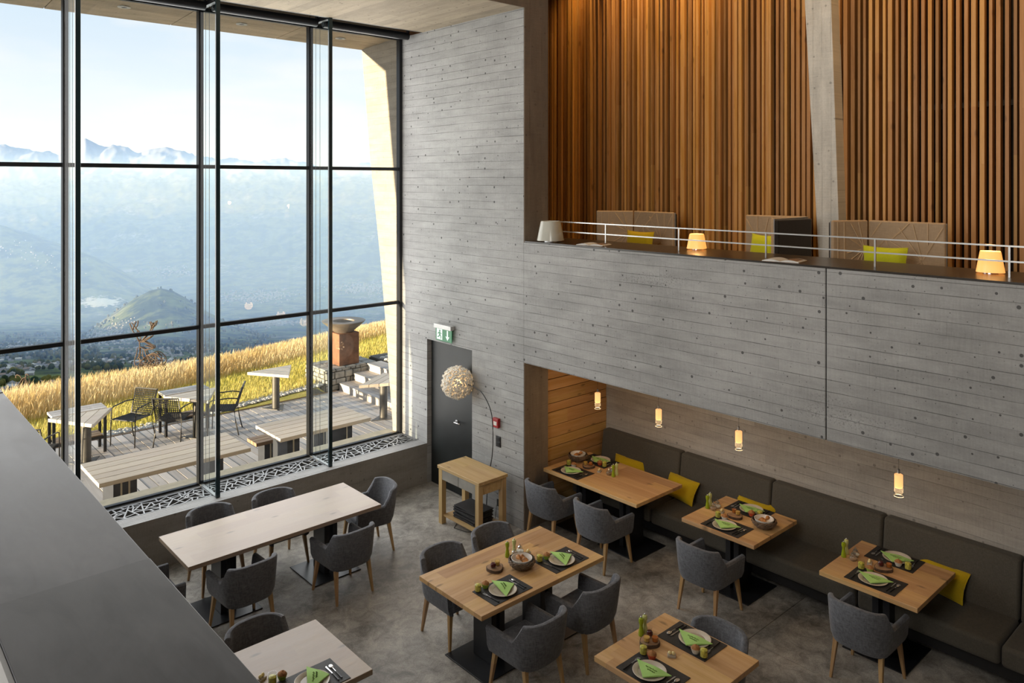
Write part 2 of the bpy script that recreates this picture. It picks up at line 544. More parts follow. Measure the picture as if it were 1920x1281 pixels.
M['downlight'] = plain('downlight_ring', (.55, .53, .48), .4, .4)


def slate():
    m, t, out = newmat('dark_slate')
    tc = t.n('TexCoord').outputs['Object']
    a = t.noise(t.n('Mapping', {0: tc, 3: (2.2, 1.2, 1), 2: (0, 0, .5)}).outputs[0], 2.1, 5, .6, .7)
    b_ = t.noise(t.n('Mapping', {0: tc, 3: (8, 2.0, 1), 2: (0, 0, .7)}).outputs[0], 2.5, 4, .6, 1.0)
    f = t.noise(tc, 240, 2)
    k = t.m('ADD', t.m('MULTIPLY', a, .65), t.m('MULTIPLY', b_, .35))
    c = t.mix(t.ramp(k, .36, .66), (.020, .0215, .025), (.068, .071, .078))
    c = t.mul(c, t.ramp(t.n('ObjectInfo').outputs['Random'], 0, 1, .72, 1.3))
    b = principled(t, out, Base_Color=c, Roughness=t.ramp(k, .3, .7, .33, .44), Specular_IOR_Level=.36)
    return m


M['slate'] = slate()


def floor_mat():
    m, t, out = newmat('ground_concrete')
    tc = t.n('TexCoord').outputs['Object']
    a = t.noise(tc, .9, 5, .62)
    b_ = t.noise(tc, 7.0, 8, .78, .6)
    f = t.noise(tc, 90, 2)
    vo = t.n('TexVoronoi', {'Vector': tc, 'Scale': 80.0})
    sp = t.m('MULTIPLY', t.m('LESS_THAN', vo.outputs['Distance'], .16), t.m('GREATER_THAN', t.n('SeparateColor', {0: vo.outputs['Color']}).outputs[1], .75))
    k = t.m('ADD', t.m('MULTIPLY', a, .5), t.m('MULTIPLY', b_, .5))
    c = t.mix(t.ramp(k, .41, .60), (.135, .124, .110), (.45, .42, .375))
    c = t.mul(c, t.ramp(f, .3, .7, .82, 1.18))
    c = t.mix(t.m('MULTIPLY', sp, .45), c, (.42, .40, .37))
    b = principled(t, out, Base_Color=c, Roughness=t.ramp(k, .3, .7, .42, .62), Specular_IOR_Level=.45)
    t.set(b, 'Normal', t.n('Bump', {'Strength': .15, 'Distance': .002, 'Height': f}))
    return m


M['floor'] = floor_mat()

# ================================================================ ROOM SHELL
XW = 6.62          # wall face that runs away from us on the right
XT = 7.04          # its back face
YG = 9.88          # glass plane
YS = 9.19          # front of the window sill
YJ = 7.12          # jamb / edge of the low ceiling
ZC = 6.59          # low ceiling
ZR = 8.7           # roof over the hall
ZD = -.18          # terrace

fl = thing('floor', 'dark ground concrete floor cast in large slabs', None, kind='structure')
J = .0035
xs = [-3.5, .6, XW + .015, 8.3]
ys = [-3.0, .2, 3.98, YS]
for i in range(3):
    for j in range(3):
        y1 = ys[j + 1] + (.8 if j == 2 else 0)
        MB().box(xs[i] + J, xs[i + 1] - J, ys[j] + J, y1 - J, -.12, 0).build('floor_slab', M['floor'], fl)
MB().box(-3.6, 8.4, -3.1, 10.0, -.2, -.012).build('joint_filler', M['pebble'], fl)

# right wall: door part (with opening), parapet beam, all one cast wall
wb = MB()
D0, D1, DH = 8.15, 9.19, 2.10
wb.box(XW, XT, YJ, D0, 0, ZC)
wb.box(XW, XT, D0, D1, DH, ZC)
wb.box(XW, XT, D1, YG + .02, 0, ZC)
wall_r = struct('wall_right', wb, M['conc_x'], None, 'tall grey board-marked concrete wall holding the dark door')
pb = MB().box(XW, XT, 3.205, YJ, 2.11, 3.63)
struct('wall_parapet_1', pb, M['conc_x'], None, 'board-marked concrete parapet beam between tall wall and vertical joint', bevel=.006)
pb = MB().box(XW, XT, -3, 3.195, 2.11, 3.63)
struct('wall_parapet_2', pb, M['conc_x'], None, 'board-marked concrete parapet beam beyond the vertical joint', bevel=.006)
# jamb liner puts the shade on the cross-wall ends into a browner colour
jb = MB().box(XW + .004, XT, YJ - .012, YJ, 0, 2.11)
struct('wall_jamb_1', jb, M['conc_shaded'], None, 'concrete jamb with painted-in brownish shade beside the dining alcove')
jb = MB().box(XW + .004, XT, YJ - .012, YJ, 3.63, ZC)
struct('wall_jamb_2', jb, M['conc_shaded'], None, 'concrete jamb with painted-in brown shade beside the upper slatted wall')
# low ceiling slab and the bulkhead up to the hall roof
cb = MB().box(-3.5, XT, YJ, 9.30, ZC, ZC + .3)
struct('ceiling', cb, M['conc_ceil'], None, 'board-marked concrete ceiling over the window end')
struct('wall_bulkhead', MB().box(-3.5, XT, YJ - .012, YJ + .3, ZC + .001, ZR), M['conc_shaded'], None, 'concrete bulkhead above the low ceiling edge')
struct('wall_bulkhead_rear', MB().box(-3.5, XT, YJ + .31, 9.9, ZC + .31, ZR), M['conc_shaded'])
# blind slot along the window head
struct('trim_1', MB().box(-3.5, XT, 9.30, 9.34, ZC - .0, ZC + .3), M['frame'], None, 'dark metal edge of the blind slot')
struct('trim_2', MB().box(-3.5, XT, 9.34, YG + .05, ZC + .20, ZC + .3), M['duct'], None, 'dark inside of the blind slot')
struct('ceiling_lounge', MB().box(XW, 9.6, -3, 10.2, ZR, ZR + .2), M['conc_ceil'], None, 'concrete ceiling of the upper lounge')
struct('ceiling_hall', MB().box(-3.6, XW - .001, -3.2, YJ + .3, ZR, ZR + .2), M['conc_ceil'], None, 'concrete ceiling high over the hall')
struct('wall_rear', MB().box(-3.5, 9.6, -3.2, -3.0, -.2, ZR), M['conc_shaded'], None, 'concrete wall behind the camera')
# gallery wall (west) and its window-side wall
struct('wall_left', MB().box(-3.7, -3.5, -3, 9.9, -.2, ZR), M['conc_x'], None, 'concrete wall at the back of the gallery')
struct('wall_window_side', MB().box(-3.5, .55, YG - .1, YG + .25, -.2, ZR), M['conc_y'], None, 'concrete wall closing the gallery end')
gw = thing('window_added', 'added frosted window panels behind the gallery fill light', None, kind='structure')  # invented window, put in only to dress the fill light
for i in range(4):
    y0 = -2.0 + i * 2.15
    MB().box(-3.495, -3.485, y0 + .03, y0 + 2.12, 4.83, 8.37).build('added_pane', M['white'], gw)
    MB().box(-3.498, -3.46, y0 - .03, y0 + .03, 4.80, 8.40).build('mullion', M['frame'], gw)
MB().box(-3.498, -3.46, -2.03, 6.63, 4.77, 4.83).box(-3.498, -3.46, -2.03, 6.63, 8.37, 8.43).build('frame', M['frame'], gw)
# alcove
struct('wall_alcove_back', MB().box(8.24, 8.5, -3, YJ + .2, 0, 2.45), M['conc_back'], None, 'concrete back wall of the dining alcove')
struct('ceiling_alcove', MB().box(XT, 8.24, -3, YJ + .2, 2.30, 2.5), M['conc_back'], None, 'concrete ceiling of the dining alcove')
cl = thing('wall_cladding', 'honey-coloured horizontal wood cladding at the end of the alcove', None, kind='structure')
struct('cladding_backing', MB().box(XT, 8.24, YJ + .062, YJ + .2, 0, 2.30), M['slatback'], cl)
zz_ = 2.30; k = 0
hs_ = [.17, .12, .20, .15, .17, .115, .18, .16, .12, .17, .15, .19, .13, .17, .12, .2, .16]
for k, h in enumerate(hs_):
    z1 = zz_; z0 = max(0.0, zz_ - h)
    if z1 < .03: break
    MB().box(XT + .004, 8.236, YJ + .03 + (k % 3) * .003, YJ + .061, z0 + .004, z1 - .004).build('plank', M['clad'], cl, bevel=.002)
    zz_ = z0

# upper lounge
struct('floor_lounge', MB().box(XT, 9.5, -3, 10.2, 2.50, 2.65), M['floor'], None, 'floor of the upper lounge')
struct('wall_lounge_end', MB().box(XT, 9.6, 10.2, 10.4, 2.4, ZR), M['conc_y'], None, 'end wall of the upper lounge')
sw = thing('wall_slatted', 'tall wall of vertical warm wooden slats behind the armchairs', None, kind='structure')
MB().box(9.36, 9.5, -3, 10.2, 2.65, ZR).build('backing', M['slatback'], sw)
rs = random.Random(11)
y = 10.15
meshes = {}
i = 0
while y > 1.2:
    far = y > 4.5
    wd = rs.choice([.030, .036, .040, .046])
    dp = rs.choice([.05, .065, .08, .095, .11]) if far else rs.choice([.07, .085, .10])
    key = (wd, dp)
    if key not in meshes:
        mb = MB().box(-dp, 0, -wd / 2, wd / 2, 0, ZR - 2.65)
        me = mb.mesh('slat'); me.materials.append(M['slat']); meshes[key] = me
    o = bpy.data.objects.new('slat', meshes[key])
    COL.objects.link(o); o.parent = sw
    o.location = (9.30, y, 2.65)
    y -= wd + (rs.choice([.012, .02, .034, .05]) if far else rs.choice([.030, .036, .040]))
MB().box(9.30, 9.36, 1.1, 10.19, 3.2, 3.26).box(9.30, 9.36, 1.1, 10.19, 5.2, 5.26).box(9.30, 9.36, 1.1, 10.19, 7.4, 7.46).build('batten', M['slatback'], sw)
# leaning pillar: bottom nearer to us along the wall than the top
pl = MB()
def pil(z, x0, x1):
    f = (z - 3.75) / (6.6 - 3.75)
    c0 = 4.46 + .16 * f; c1 = 4.19 + .10 * f
    return [(x0, c1, z), (x1, c1, z), (x1, c0, z), (x0, c0, z)]
pl.add(pil(2.65, 9.0, 9.22) + pil(ZR, 9.0, 9.22), [(0, 3, 2, 1), (4, 5, 6, 7), (0, 1, 5, 4), (1, 2, 6, 5), (2, 3, 7, 6), (3, 0, 4, 7)])
struct('column_leaning', pl, M['pillar'], None, 'leaning grey concrete column in front of the slats', bevel=.006)

# ---------------------------------------------------------------- gallery parapet in front of the camera
struct('wall_gallery', MB().box(.26, .46, -3, YS, 2.3, 3.60), M['conc_x'], None, 'low concrete wall under the dark coping')
struct('floor_gallery', MB().box(-3.5, .26, -3, YG - .1, 2.35, 2.60), M['floor'], None, 'gallery floor')
cp = thing('trim_coping', 'dark slate coping on the gallery wall beside the camera', None, kind='structure')
ys_ = [-1.6, 0.0, 1.62, 3.24, 4.86, 6.48, 8.1, YS]
for a, b in zip(ys_, ys_[1:]):
    up = 0.002 if (ys_.index(a) % 2) else 0.0
    MB().box(.222, .492, a + .001, b - .001, 3.602, 3.65 + up).build('slate_slab', M['slate'], cp, bevel=.0015)
MB().box(.214, .221, -1.6, YS, 3.55, 3.648).build('edge_strip', M['grille'], cp)

# ---------------------------------------------------------------- window
sl = thing('trim_sill', 'low dark concrete window bench with a metal grille let into it', None, kind='structure')
MB().box(.5, XW, YS, 9.40, 0, .575).build('sill_front', [M['conc_sillfront']], sl)
MB().box(.5, XW, YS + .0005, 9.40, .575, .5765).build('sill_top', M['conc_sill'], sl)
MB().box(.5, XW, 9.40, 9.78, 0, .36).build('duct', M['duct'], sl)
MB().box(.5, XW, 9.78, YG + .03, 0, .57).build('sill_rear', M['conc_sill'], sl)


def grille_panel(x0, x1, y0, y1, z, seed):
    rg = random.Random(seed)
    polys = [[(x0, y0), (x1, y0), (x1, y1), (x0, y1)]]
    segs = []
    def area(p): return abs(sum(p[i][0] * p[(i + 1) % len(p)][1] - p[(i + 1) % len(p)][0] * p[i][1] for i in range(len(p)))) / 2
    def split(p):
        c = Vector((sum(q[0] for q in p) / len(p), sum(q[1] for q in p) / len(p)))
        L = max(p, key=lambda q: (Vector(q) - c).length)
        d_ = (Vector(L) - c).normalized()
        th = math.atan2(d_.y, d_.x) + math.pi / 2 + rg.uniform(-.75, .75)
        nrm = Vector((-math.sin(th), math.cos(th)))
        c += Vector((rg.uniform(-.02, .02), rg.uniform(-.02, .02)))
        a, b, cut = [], [], []
        for i in range(len(p)):
            P, Q = Vector(p[i]), Vector(p[(i + 1) % len(p)])
            dp_, dq = (P - c).dot(nrm), (Q - c).dot(nrm)
            (a if dp_ >= 0 else b).append(tuple(P))
            if dp_ * dq < 0:
                I = tuple(P + (Q - P) * (dp_ / (dp_ - dq)))
                a.append(I); b.append(I); cut.append(I)
        if len(cut) == 2: segs.append(cut)
        return a, b
    work = polys
    while work:
        p = work.pop()
        if area(p) < rg.uniform(.006, .017) or len(p) < 3: continue
        a, b = split(p)
        work += [a, b]
    mb = MB()
    wb_ = .016
    mb.box(x0, x1, y0, y0 + .018, z - .012, z).box(x0, x1, y1 - .018, y1, z - .012, z).box(x0, x0 + .02, y0, y1, z - .012, z).box(x1 - .02, x1, y0, y1, z - .012, z)
    for (ax, ay), (bx, by) in segs:
        dx, dy = bx - ax, by - ay
        l = math.hypot(dx, dy)
        if l < .02: continue
        nx, ny = -dy / l * wb_ / 2, dx / l * wb_ / 2
        q = [(ax + nx, ay + ny), (bx + nx, by + ny), (bx - nx, by - ny), (ax - nx, ay - ny)]
        zz2 = z - rg.uniform(.0002, .002)
        mb.prism(q[::-1], z - .011, zz2)
    return mb


MX = [.6, 2.09, 3.60, 5.11, 6.60]
for i in range(4):
    grille_panel(MX[i] + .01, MX[i + 1] - .01, 9.405, 9.775, .578, 31 + i).build('grille_panel', M['grille'], sl)
MB().box(.5, XW, YG + .03, 10.23, .40, .545).build('outer_ledge', M['creamstrip'], sl)

win = thing('window_1', 'floor to ceiling glazed front with dark frames and glass fins', None, kind='structure')
ZT = (.585, 2.56, 4.585, ZC)
for i, x in enumerate(MX):
    wdt = .03 if 0 < i < 4 else .026
    MB().box(x - wdt, x + wdt, YG - .045, YG + .045, .575, ZC).build('mullion', M['frame'], win, bevel=.004)
for z in ZT:
    zz2 = z if z < ZC else ZC - .02
    th_ = .024 if z > 1 else .010
    MB().box(.6, 6.6, YG - .03, YG + .03, zz2 - th_, zz2 + th_).build('transom', M['frame'], win, bevel=.003)
for i in range(4):
    for j in range(3):
        MB().box(MX[i] + .03, MX[i + 1] - .03, YG - .008, YG + .008, ZT[j] + .024, ZT[j + 1] - .024).build('pane', M['glass'], win)
for i in (1, 2, 3):
    x = MX[i]
    f = MB().box(x - .014, x + .014, 9.315, YG - .046, .580, ZC + .05).build('glass_fin', M['finglass'], win)
    MB().box(x - .026, x + .026, 9.285, 9.315, .58, ZC + .05).build('fin_edge', M['finedge'], f, bevel=.003)
    MB().box(x - .020, x + .020, 9.30, YG - .05, .577, .590).build('fin_shoe', M['grille'], f)
    MB().tube([(x + .02, 9.62, .58), (x + .02, 9.62, ZC)], .003, 5).build('guide_wire', M['cable'], f)
    MB().tube([(x + .02, 9.74, .58), (x + .02, 9.74, ZC)], .003, 5).build('guide_wire', M['cable'], f)
    MB().box(x - .03, x + .03, 9.32, 9.80, ZC - .02, ZC + .04).build('fin_bracket', M['frame'], f)
# blind tube under the slot, one per bay
for i in range(4):
    o = thing('roller_blind', ['rolled dark blind at the window head, bay beside the gallery',
                               'rolled dark blind at the window head, second bay from the gallery',
                               'rolled dark blind at the window head, third bay from the gallery',
                               'rolled dark blind at the window head, bay beside the concrete wall'][i], 'blind', (MX[i] + .05, 9.58, ZC - .03), 0, 'window blinds')
    L = MX[i + 1] - MX[i] - .1
    MB().tube([(0, 0, 0), (L, 0, 0)], .055, 14).build('roll', M['frame'], o, smooth='auto')
    for xx in (0, L):
        MB().box(xx - .008, xx + .008, -.03, .03, -.02, .24).build('bracket', M['black'], o)

# outer side walls with leaning edges, soffit
def side(x0, x1, name, label):
    mb = MB()
    zs = [-.2, .68, 2.23, 3.22, 4.74, 6.6]
    ye = [10.03, 10.11, 10.31, 10.46, 10.75, 11.02]
    vs = []; n = len(zs)
    for x in (x0, x1):
        vs += [(x, YG + .01, z) for z in zs] + [(x, e, z) for e, z in zip(ye, zs)]
    fs = []
    for q in range(n - 1):
        fs.append((q, n + q, n + q + 1, q + 1))
        fs.append((2 * n + q, 2 * n + q + 1, 3 * n + q + 1, 3 * n + q))
        fs.append((n + q, 3 * n + q, 3 * n + q + 1, n + q + 1))
        fs.append((q, q + 1, 2 * n + q + 1, 2 * n + q))
    fs.append((0, 2 * n, 3 * n, n)); fs.append((n - 1, 2 * n - 1, 4 * n - 1, 3 * n - 1))
    mb.add(vs, fs)
    return struct(name, mb, M['conc_warm'], None, label)
side(XW + .005, 7.2, 'wall_outer_right', 'sunlit concrete side wall outside the glass')
side(.2, .6, 'wall_outer_left', 'concrete side wall outside the glass near the gallery')
so = thing('ceiling_soffit', 'concrete soffit panels over the terrace outside the glass', None, kind='structure')
pxs = [.2, 2.10, 3.62, 5.14, 7.2]
for i in range(4):
    a, b = pxs[i] + .006, pxs[i + 1] - .006
    MB().hexa([(a, YG + .05, ZC + .02), (b, YG + .05, ZC + .02), (b, 11.03, ZC - .04), (a, 11.03, ZC - .04),
               (a, YG + .05, ZC + .3), (b, YG + .05, ZC + .3), (b, 11.03, ZC + .3), (a, 11.03, ZC + .3)]).build('soffit_panel', M['conc_soffit'], so)
MB().box(.2, 7.2, YG + .05, 11.02, ZC + .2, ZC + .5).build('soffit_core', M['duct'], so)
struct('roof_edge', MB().box(.2, 9.6, YG + .05, 11.03, ZC + .31, ZR + .2), M['conc_warm'], None, 'concrete roof edge above the terrace')
for i, (x, y) in enumerate([(1.3, 10.4), (2.86, 10.42), (4.38, 10.45), (5.93, 10.48)]):
    zl = ZC + .02 - .06 * (y - YG - .05) / 1.1
    o = thing('downlight', ['round soffit downlight nearest the gallery', 'round soffit downlight above the second glass bay', 'round soffit downlight above the third glass bay', 'round soffit downlight beside the sunlit side wall'][i], 'light', (x, y, zl - .012), 0, 'soffit downlights')
    MB().lathe([(.035, .004), (.055, .0), (.075, .002), (.078, .012), (.035, .012)], 20, close=True).build('ring', M['downlight'], o, smooth='auto')
    MB().lathe([(0, .006), (.034, .006), (.034, .012), (0, .012)], 14).build('lamp_face', M['black'], o)

# ---------------------------------------------------------------- door, sign, switches
dr = thing('door_1', 'dark charcoal flush steel door in the concrete wall', None, (XW + .07, D0, 0), 0, kind='structure')
MB().box(0, .05, .012, D1 - D0 - .012, .005, DH - .012).build('leaf', M['doormat'], dr, bevel=.002)
MB().box(.051, XT - XW - .08, 0, D1 - D0, 0, DH).build('lining', M['duct'], dr)
h = MB().lathe([(0, -.01), (.026, -.01), (.026, 0), (0, 0)], 12)
hd = MB().tube([(-.002, .42, 1.02), (-.05, .42, 1.02), (-.055, .42, 1.02), (-.055, .36, 1.02), (-.055, .29, 1.02)], .010, 8).build('handle', M['chrome'], dr, smooth=True)
MB().tube([(0, .42, 1.02), (-.012, .42, 1.02)], .027, 14).build('rosette', M['chrome'], hd)

es = thing('exit_sign', 'green emergency exit sign with running figure and down arrow above the door', 'sign', (XW, 8.73, 2.16))
MB().box(-.075, -.005, -.20, .20, .155, .215).build('housing', M['sign_metal'], es, bevel=.004)
pn = MB().box(-.046, -.038, -.185, .185, -.02, .155).build('panel', M['exit_green'], es)
# pictograms face the room (-x): +y is to the left in the picture
def flat(mb, poly, xx=-.0475):
    n = len(poly)
    mb.add([(xx, y, z) for y, z in poly] + [(xx + .0012, y, z) for y, z in poly], [tuple(range(n)), tuple(range(n, 2 * n))[::-1]] + [(i, n + i, n + (i + 1) % n, (i + 1) % n) for i in range(n)])
ar = MB()
flat(ar, [(-.075, .14), (-.105, .14), (-.105, .055), (-.135, .055), (-.09, .0), (-.045, .055), (-.075, .055)])
ar.build('arrow', M['exit_white'], pn)
dw = MB()
flat(dw, [(.16, .145), (.03, .145), (.03, -.005), (.16, -.005)])
dw.build('doorway_field', M['exit_white'], pn)
rm = MB()
c_ = [(.088 + .016 * math.cos(a), .118 + .016 * math.sin(a)) for a in [q * math.pi / 5 for q in range(10)]]
flat(rm, c_, -.0488)
flat(rm, [(.112, .098), (.082, .104), (.072, .062), (.098, .056)], -.0488)
flat(rm, [(.098, .060), (.076, .066), (.052, .040), (.058, .004), (.070, .004), (.070, .036)], -.0488)
flat(rm, [(.100, .058), (.084, .056), (.104, .030), (.140, .022), (.144, .034), (.116, .042)], -.0488)
flat(rm, [(.078, .100), (.074, .086), (.050, .074), (.046, .084)], -.0488)
flat(rm, [(.112, .100), (.104, .088), (.132, .066), (.140, .076)], -.0488)
rm.build('running_figure', M['exit_green'], pn)

fa = thing('fire_alarm', 'small red fire alarm call point on the concrete wall', 'alarm', (XW, 7.62, 1.245))
MB().box(-.045, 0, -.055, .055, -.06, .06).build('body', M['red_plastic'], fa, bevel=.006)
MB().box(-.047, -.0455, -.03, .03, -.03, .02).build('glass_plate', M['white'], fa)
ws = thing('wall_switch', 'black switch plate below the fire alarm', 'switch', (XW, 7.60, 1.0))
MB().box(-.012, 0, -.045, .045, -.07, .07).build('plate', M['black_plastic'], ws, bevel=.003)
for z in (-.03, .03): MB().box(-.018, -.0125, -.028, .028, z - .022, z + .022).build('rocker', M['black'], ws, bevel=.002)
wk = thing('wall_socket', 'black wall socket low behind the service table', 'socket', (XW, 7.58, .20))
MB().box(-.012, 0, -.045, .045, -.045, .045).build('plate', M['black_plastic'], wk, bevel=.003)
MB().box(-.0135, -.0125, -.025, .025, -.025, .025).build('inset', M['black'], wk)

# ================================================================ FURNITURE
def chair_proto():
    o = thing('dining_chair', '', 'chair')
    path = []
    n_arm, n_arc = 7, 18
    for i in range(n_arm): path.append((-.268, .255 - i * (.33 / n_arm), 0.0))
    for i in range(n_arc + 1):
        a = math.pi + math.pi * i / n_arc
        path.append((.268 * math.copysign(abs(math.cos(a)) ** .72, math.cos(a)), -.075 + .195 * math.copysign(abs(math.sin(a)) ** .72, math.sin(a)), math.sin(math.pi * i / n_arc)))
    for i in range(n_arm - 1, -1, -1): path.append((.268, .255 - i * (.33 / n_arm), 0.0))
    n = len(path)
    P = [Vector((p[0], p[1])) for p in path]
    L = [0]
    for i in range(1, n): L.append(L[-1] + (P[i] - P[i - 1]).length)
    mid = L[-1] / 2
    rings = []
    for i in range(n):
        tg = (P[min(i + 1, n - 1)] - P[max(i - 1, 0)]).normalized()
        nrm = Vector((tg.y, -tg.x))          # inward? checked below
        if nrm.dot(Vector((0, 0.02)) - P[i]) < 0: nrm = -nrm
        dm = abs(L[i] - mid)
        f = min(1, max(0, (.375 - dm) / .085)); f = f * f * (3 - 2 * f)
        top = .575 + .155 * f + .022 * max(0, 1 - (dm / .3) ** 2)
        back = path[i][2]
        th = .050
        prof = [(.325, .075 - .01 * back), (.34, .035), (.40, .012), (.50, .004), (top - .02, -.004), (top - .005, .006), (top, .022), (top - .004, .040), (top - .02, .050), (.50, .058), (.42, .064), (.36, .075)]
        ring = []
        for z, ins in prof:
            lean = -.055 * back * max(0, (z - .40)) / .4
            q = P[i] + nrm * ins
            ring.append((q.x, q.y + lean, z))
        rings.append(ring)
    mb = MB()
    k = len(rings[0])
    mb.add([p for r in rings for p in r], [(i * k + q, (i + 1) * k + q, (i + 1) * k + (q + 1) % k, i * k + (q + 1) % k) for i in range(n - 1) for q in range(k)] + [tuple(range(k)), tuple((n - 1) * k + q for q in range(k))[::-1]])
    mb.build('shell', M['fab'], o, smooth='auto')
    s = MB()
    seat = [(-.208, .262), (-.208, -.10), (-.17, -.19), (0, -.225), (.17, -.19), (.208, -.10), (.208, .262)]
    s.prism(seat, .345, .445)
    s.build('seat', M['fab'], o, bevel=.022, seg=3, smooth='auto')
    for sx_, sy, bx, by in ((-1, 1, .232, .248), (1, 1, .232, .248), (-1, -1, .218, -.215), (1, -1, .218, -.215)):
        tx, ty = .195 * sx_, (.205 if sy > 0 else -.155)
        bx *= sx_
        a, b = .021, .011
        MB().hexa([(bx - b, by - b, 0), (bx + b, by - b, 0), (bx + b, by + b, 0), (bx - b, by + b, 0), (tx - a, ty - a, .35), (tx + a, ty - a, .35), (tx + a, ty + a, .35), (tx - a, ty + a, .35)]).build('leg', M['oak_leg'], o, bevel=.003)
    return o


def chair(x, y, face, label):
    """face: compass angle of the way the sitter looks, from +x towards +y"""
    place('chair', chair_proto, (x, y, 0), R(face - 90), label, 'chair', 'grey dining chairs')


chair(3.26, 8.48, -90, 'grey tub chair between window sill and long bare table, farther from the wall')
chair(3.98, 8.42, -90, 'grey tub chair between window sill and long bare table, nearer the wall')
chair(3.12, 7.40, 93, 'back-turned grey tub chair at the long bare table, next to the ledge')
chair(4.21, 7.36, 92, 'back-turned grey tub chair at the long bare table, farther from the ledge')
chair(4.93, 8.02, 180 - 8, 'grey tub chair at the wall end of the long bare table')
chair(2.36, 7.80, 0, 'grey tub chair at the ledge end of the long bare table, half hidden')
chair(4.62, 5.98, -90, 'grey tub chair on the window side of the middle table, farther from the alcove')
chair(5.28, 6.0, -90, 'grey tub chair on the window side of the middle table, beside the service table')
chair(4.56, 4.84, 91, 'back-turned grey tub chair at the middle table, nearest the bottom edge')
chair(5.31, 4.88, 93, 'back-turned grey tub chair at the middle table, nearest the alcove')
chair(2.69, 5.96, -90, 'grey tub chair behind the pale table beside the dark ledge')
chair(5.31, 3.55, 180, 'grey tub chair facing us behind the bottom square table')
chair(6.72, 6.72, 0, 'grey tub chair next to the concrete jamb at the long bench table')
chair(6.74, 5.92, 0, 'grey tub chair at the long bench table, farther from the concrete jamb')
chair(6.80, 4.53, 0, 'grey tub chair at the square bench table with the bread basket')
chair(6.90, 2.97, 0, 'grey tub chair at the square bench table farthest along the bench')


def table(name, label, x0, x1, y0, y1, bases, mat='oak'):
    o = thing(name, label, 'table', ((x0 + x1) / 2, (y0 + y1) / 2, 0), 0, 'oak dining tables')
    hx, hy = (x1 - x0) / 2, (y1 - y0) / 2
    MB().box(-hx, hx, -hy, hy, .708, .75).build('tabletop', M[mat], o, bevel=.003)
    for bx, by, lx, ly in bases:
        px, py = bx - (x0 + x1) / 2, by - (y0 + y1) / 2
        b = MB().box(px - .29, px + .29, py - .29, py + .29, 0, .012).build('base_plate', M['black'], o, bevel=.003)
        for s_ in (-1, 1):
            if lx > ly: MB().box(px - lx / 2, px + lx / 2, py + s_ * ly / 2 - .03, py + s_ * ly / 2 + .03, .012, .70).build('column', M['black'], b, bevel=.003)
            else: MB().box(px + s_ * lx / 2 - .03, px + s_ * lx / 2 + .03, py - ly / 2, py + ly / 2, .012, .70).build('column', M['black'], b, bevel=.003)
        MB().box(px - .22, px + .22, py - .22, py + .22, .70, .708).build('top_plate', M['black'], b)
    return o


table('dining_table', 'long bare oak table standing below the window', 2.61, 4.74, 7.46, 8.31, [(4.29, 7.92, .10, .26), (3.12, 7.90, .10, .26)], 'oak_sheen')
table('dining_table', 'oak table with the round wicker basket in the middle of the room', 4.14, 5.69, 4.97, 5.87, [(4.62, 5.44, .10, .26), (5.24, 5.44, .10, .26)])
table('dining_table', 'pale oak table cut by the bottom edge beside the dark ledge', 1.55, 3.09, 4.98, 5.87, [(2.0, 5.42, .10, .26), (2.62, 5.42, .10, .26)], 'oak_sheen')
table('dining_table', 'square oak table at the bottom edge with red muffin cup', 4.44, 5.33, 3.10, 3.98, [(4.88, 3.54, .26, .10)], 'oak_y')
table('dining_table', 'long oak table in the alcove beside the wood cladding', 6.87, 7.74, 5.52, 7.02, [(7.31, 5.95, .26, .10), (7.31, 6.66, .26, .10)], 'oak_y')
table('dining_table', 'square oak table at the bench with the wicker bread basket', 6.97, 7.84, 4.11, 4.98, [(7.45, 4.58, .26, .10)], 'oak_y')
table('dining_table', 'square oak table farthest along the bench', 6.98, 7.89, 2.57, 3.44, [(7.48, 3.03, .26, .10)], 'oak_y')

# ---------------------------------------------------------------- bench
be = thing('bench', 'long dark upholstered bench along the alcove back wall', 'bench', (0, 0, 0))
sp_ = [7.10, 5.80, 4.55, 3.31, 2.09, .85, -.4]
for a, b in zip(sp_, sp_[1:]):
    mb = MB().hexa([(8.02, b + .006, .43), (8.23, b + .006, .43), (8.23, a - .006, .43), (8.02, a - .006, .43), (8.09, b + .006, .975), (8.225, b + .006, .975), (8.225, a - .006, .975), (8.09, a - .006, .975)])
    mb.build('back_cushion', M['benchfab'], be, bevel=.03, seg=4, smooth='auto')
    MB().box(7.47, 8.06, b + .006, a - .006, .27, .455).build('seat_cushion', M['benchfab'], be, bevel=.035, seg=4, smooth='auto')
MB().box(7.60, 8.2, -.4, 7.10, .12, .27).build('apron', M['blackwood'], be)
MB().box(7.84, 8.2, -.4, 7.10, 0, .12).build('plinth', M['blackwood'], be)


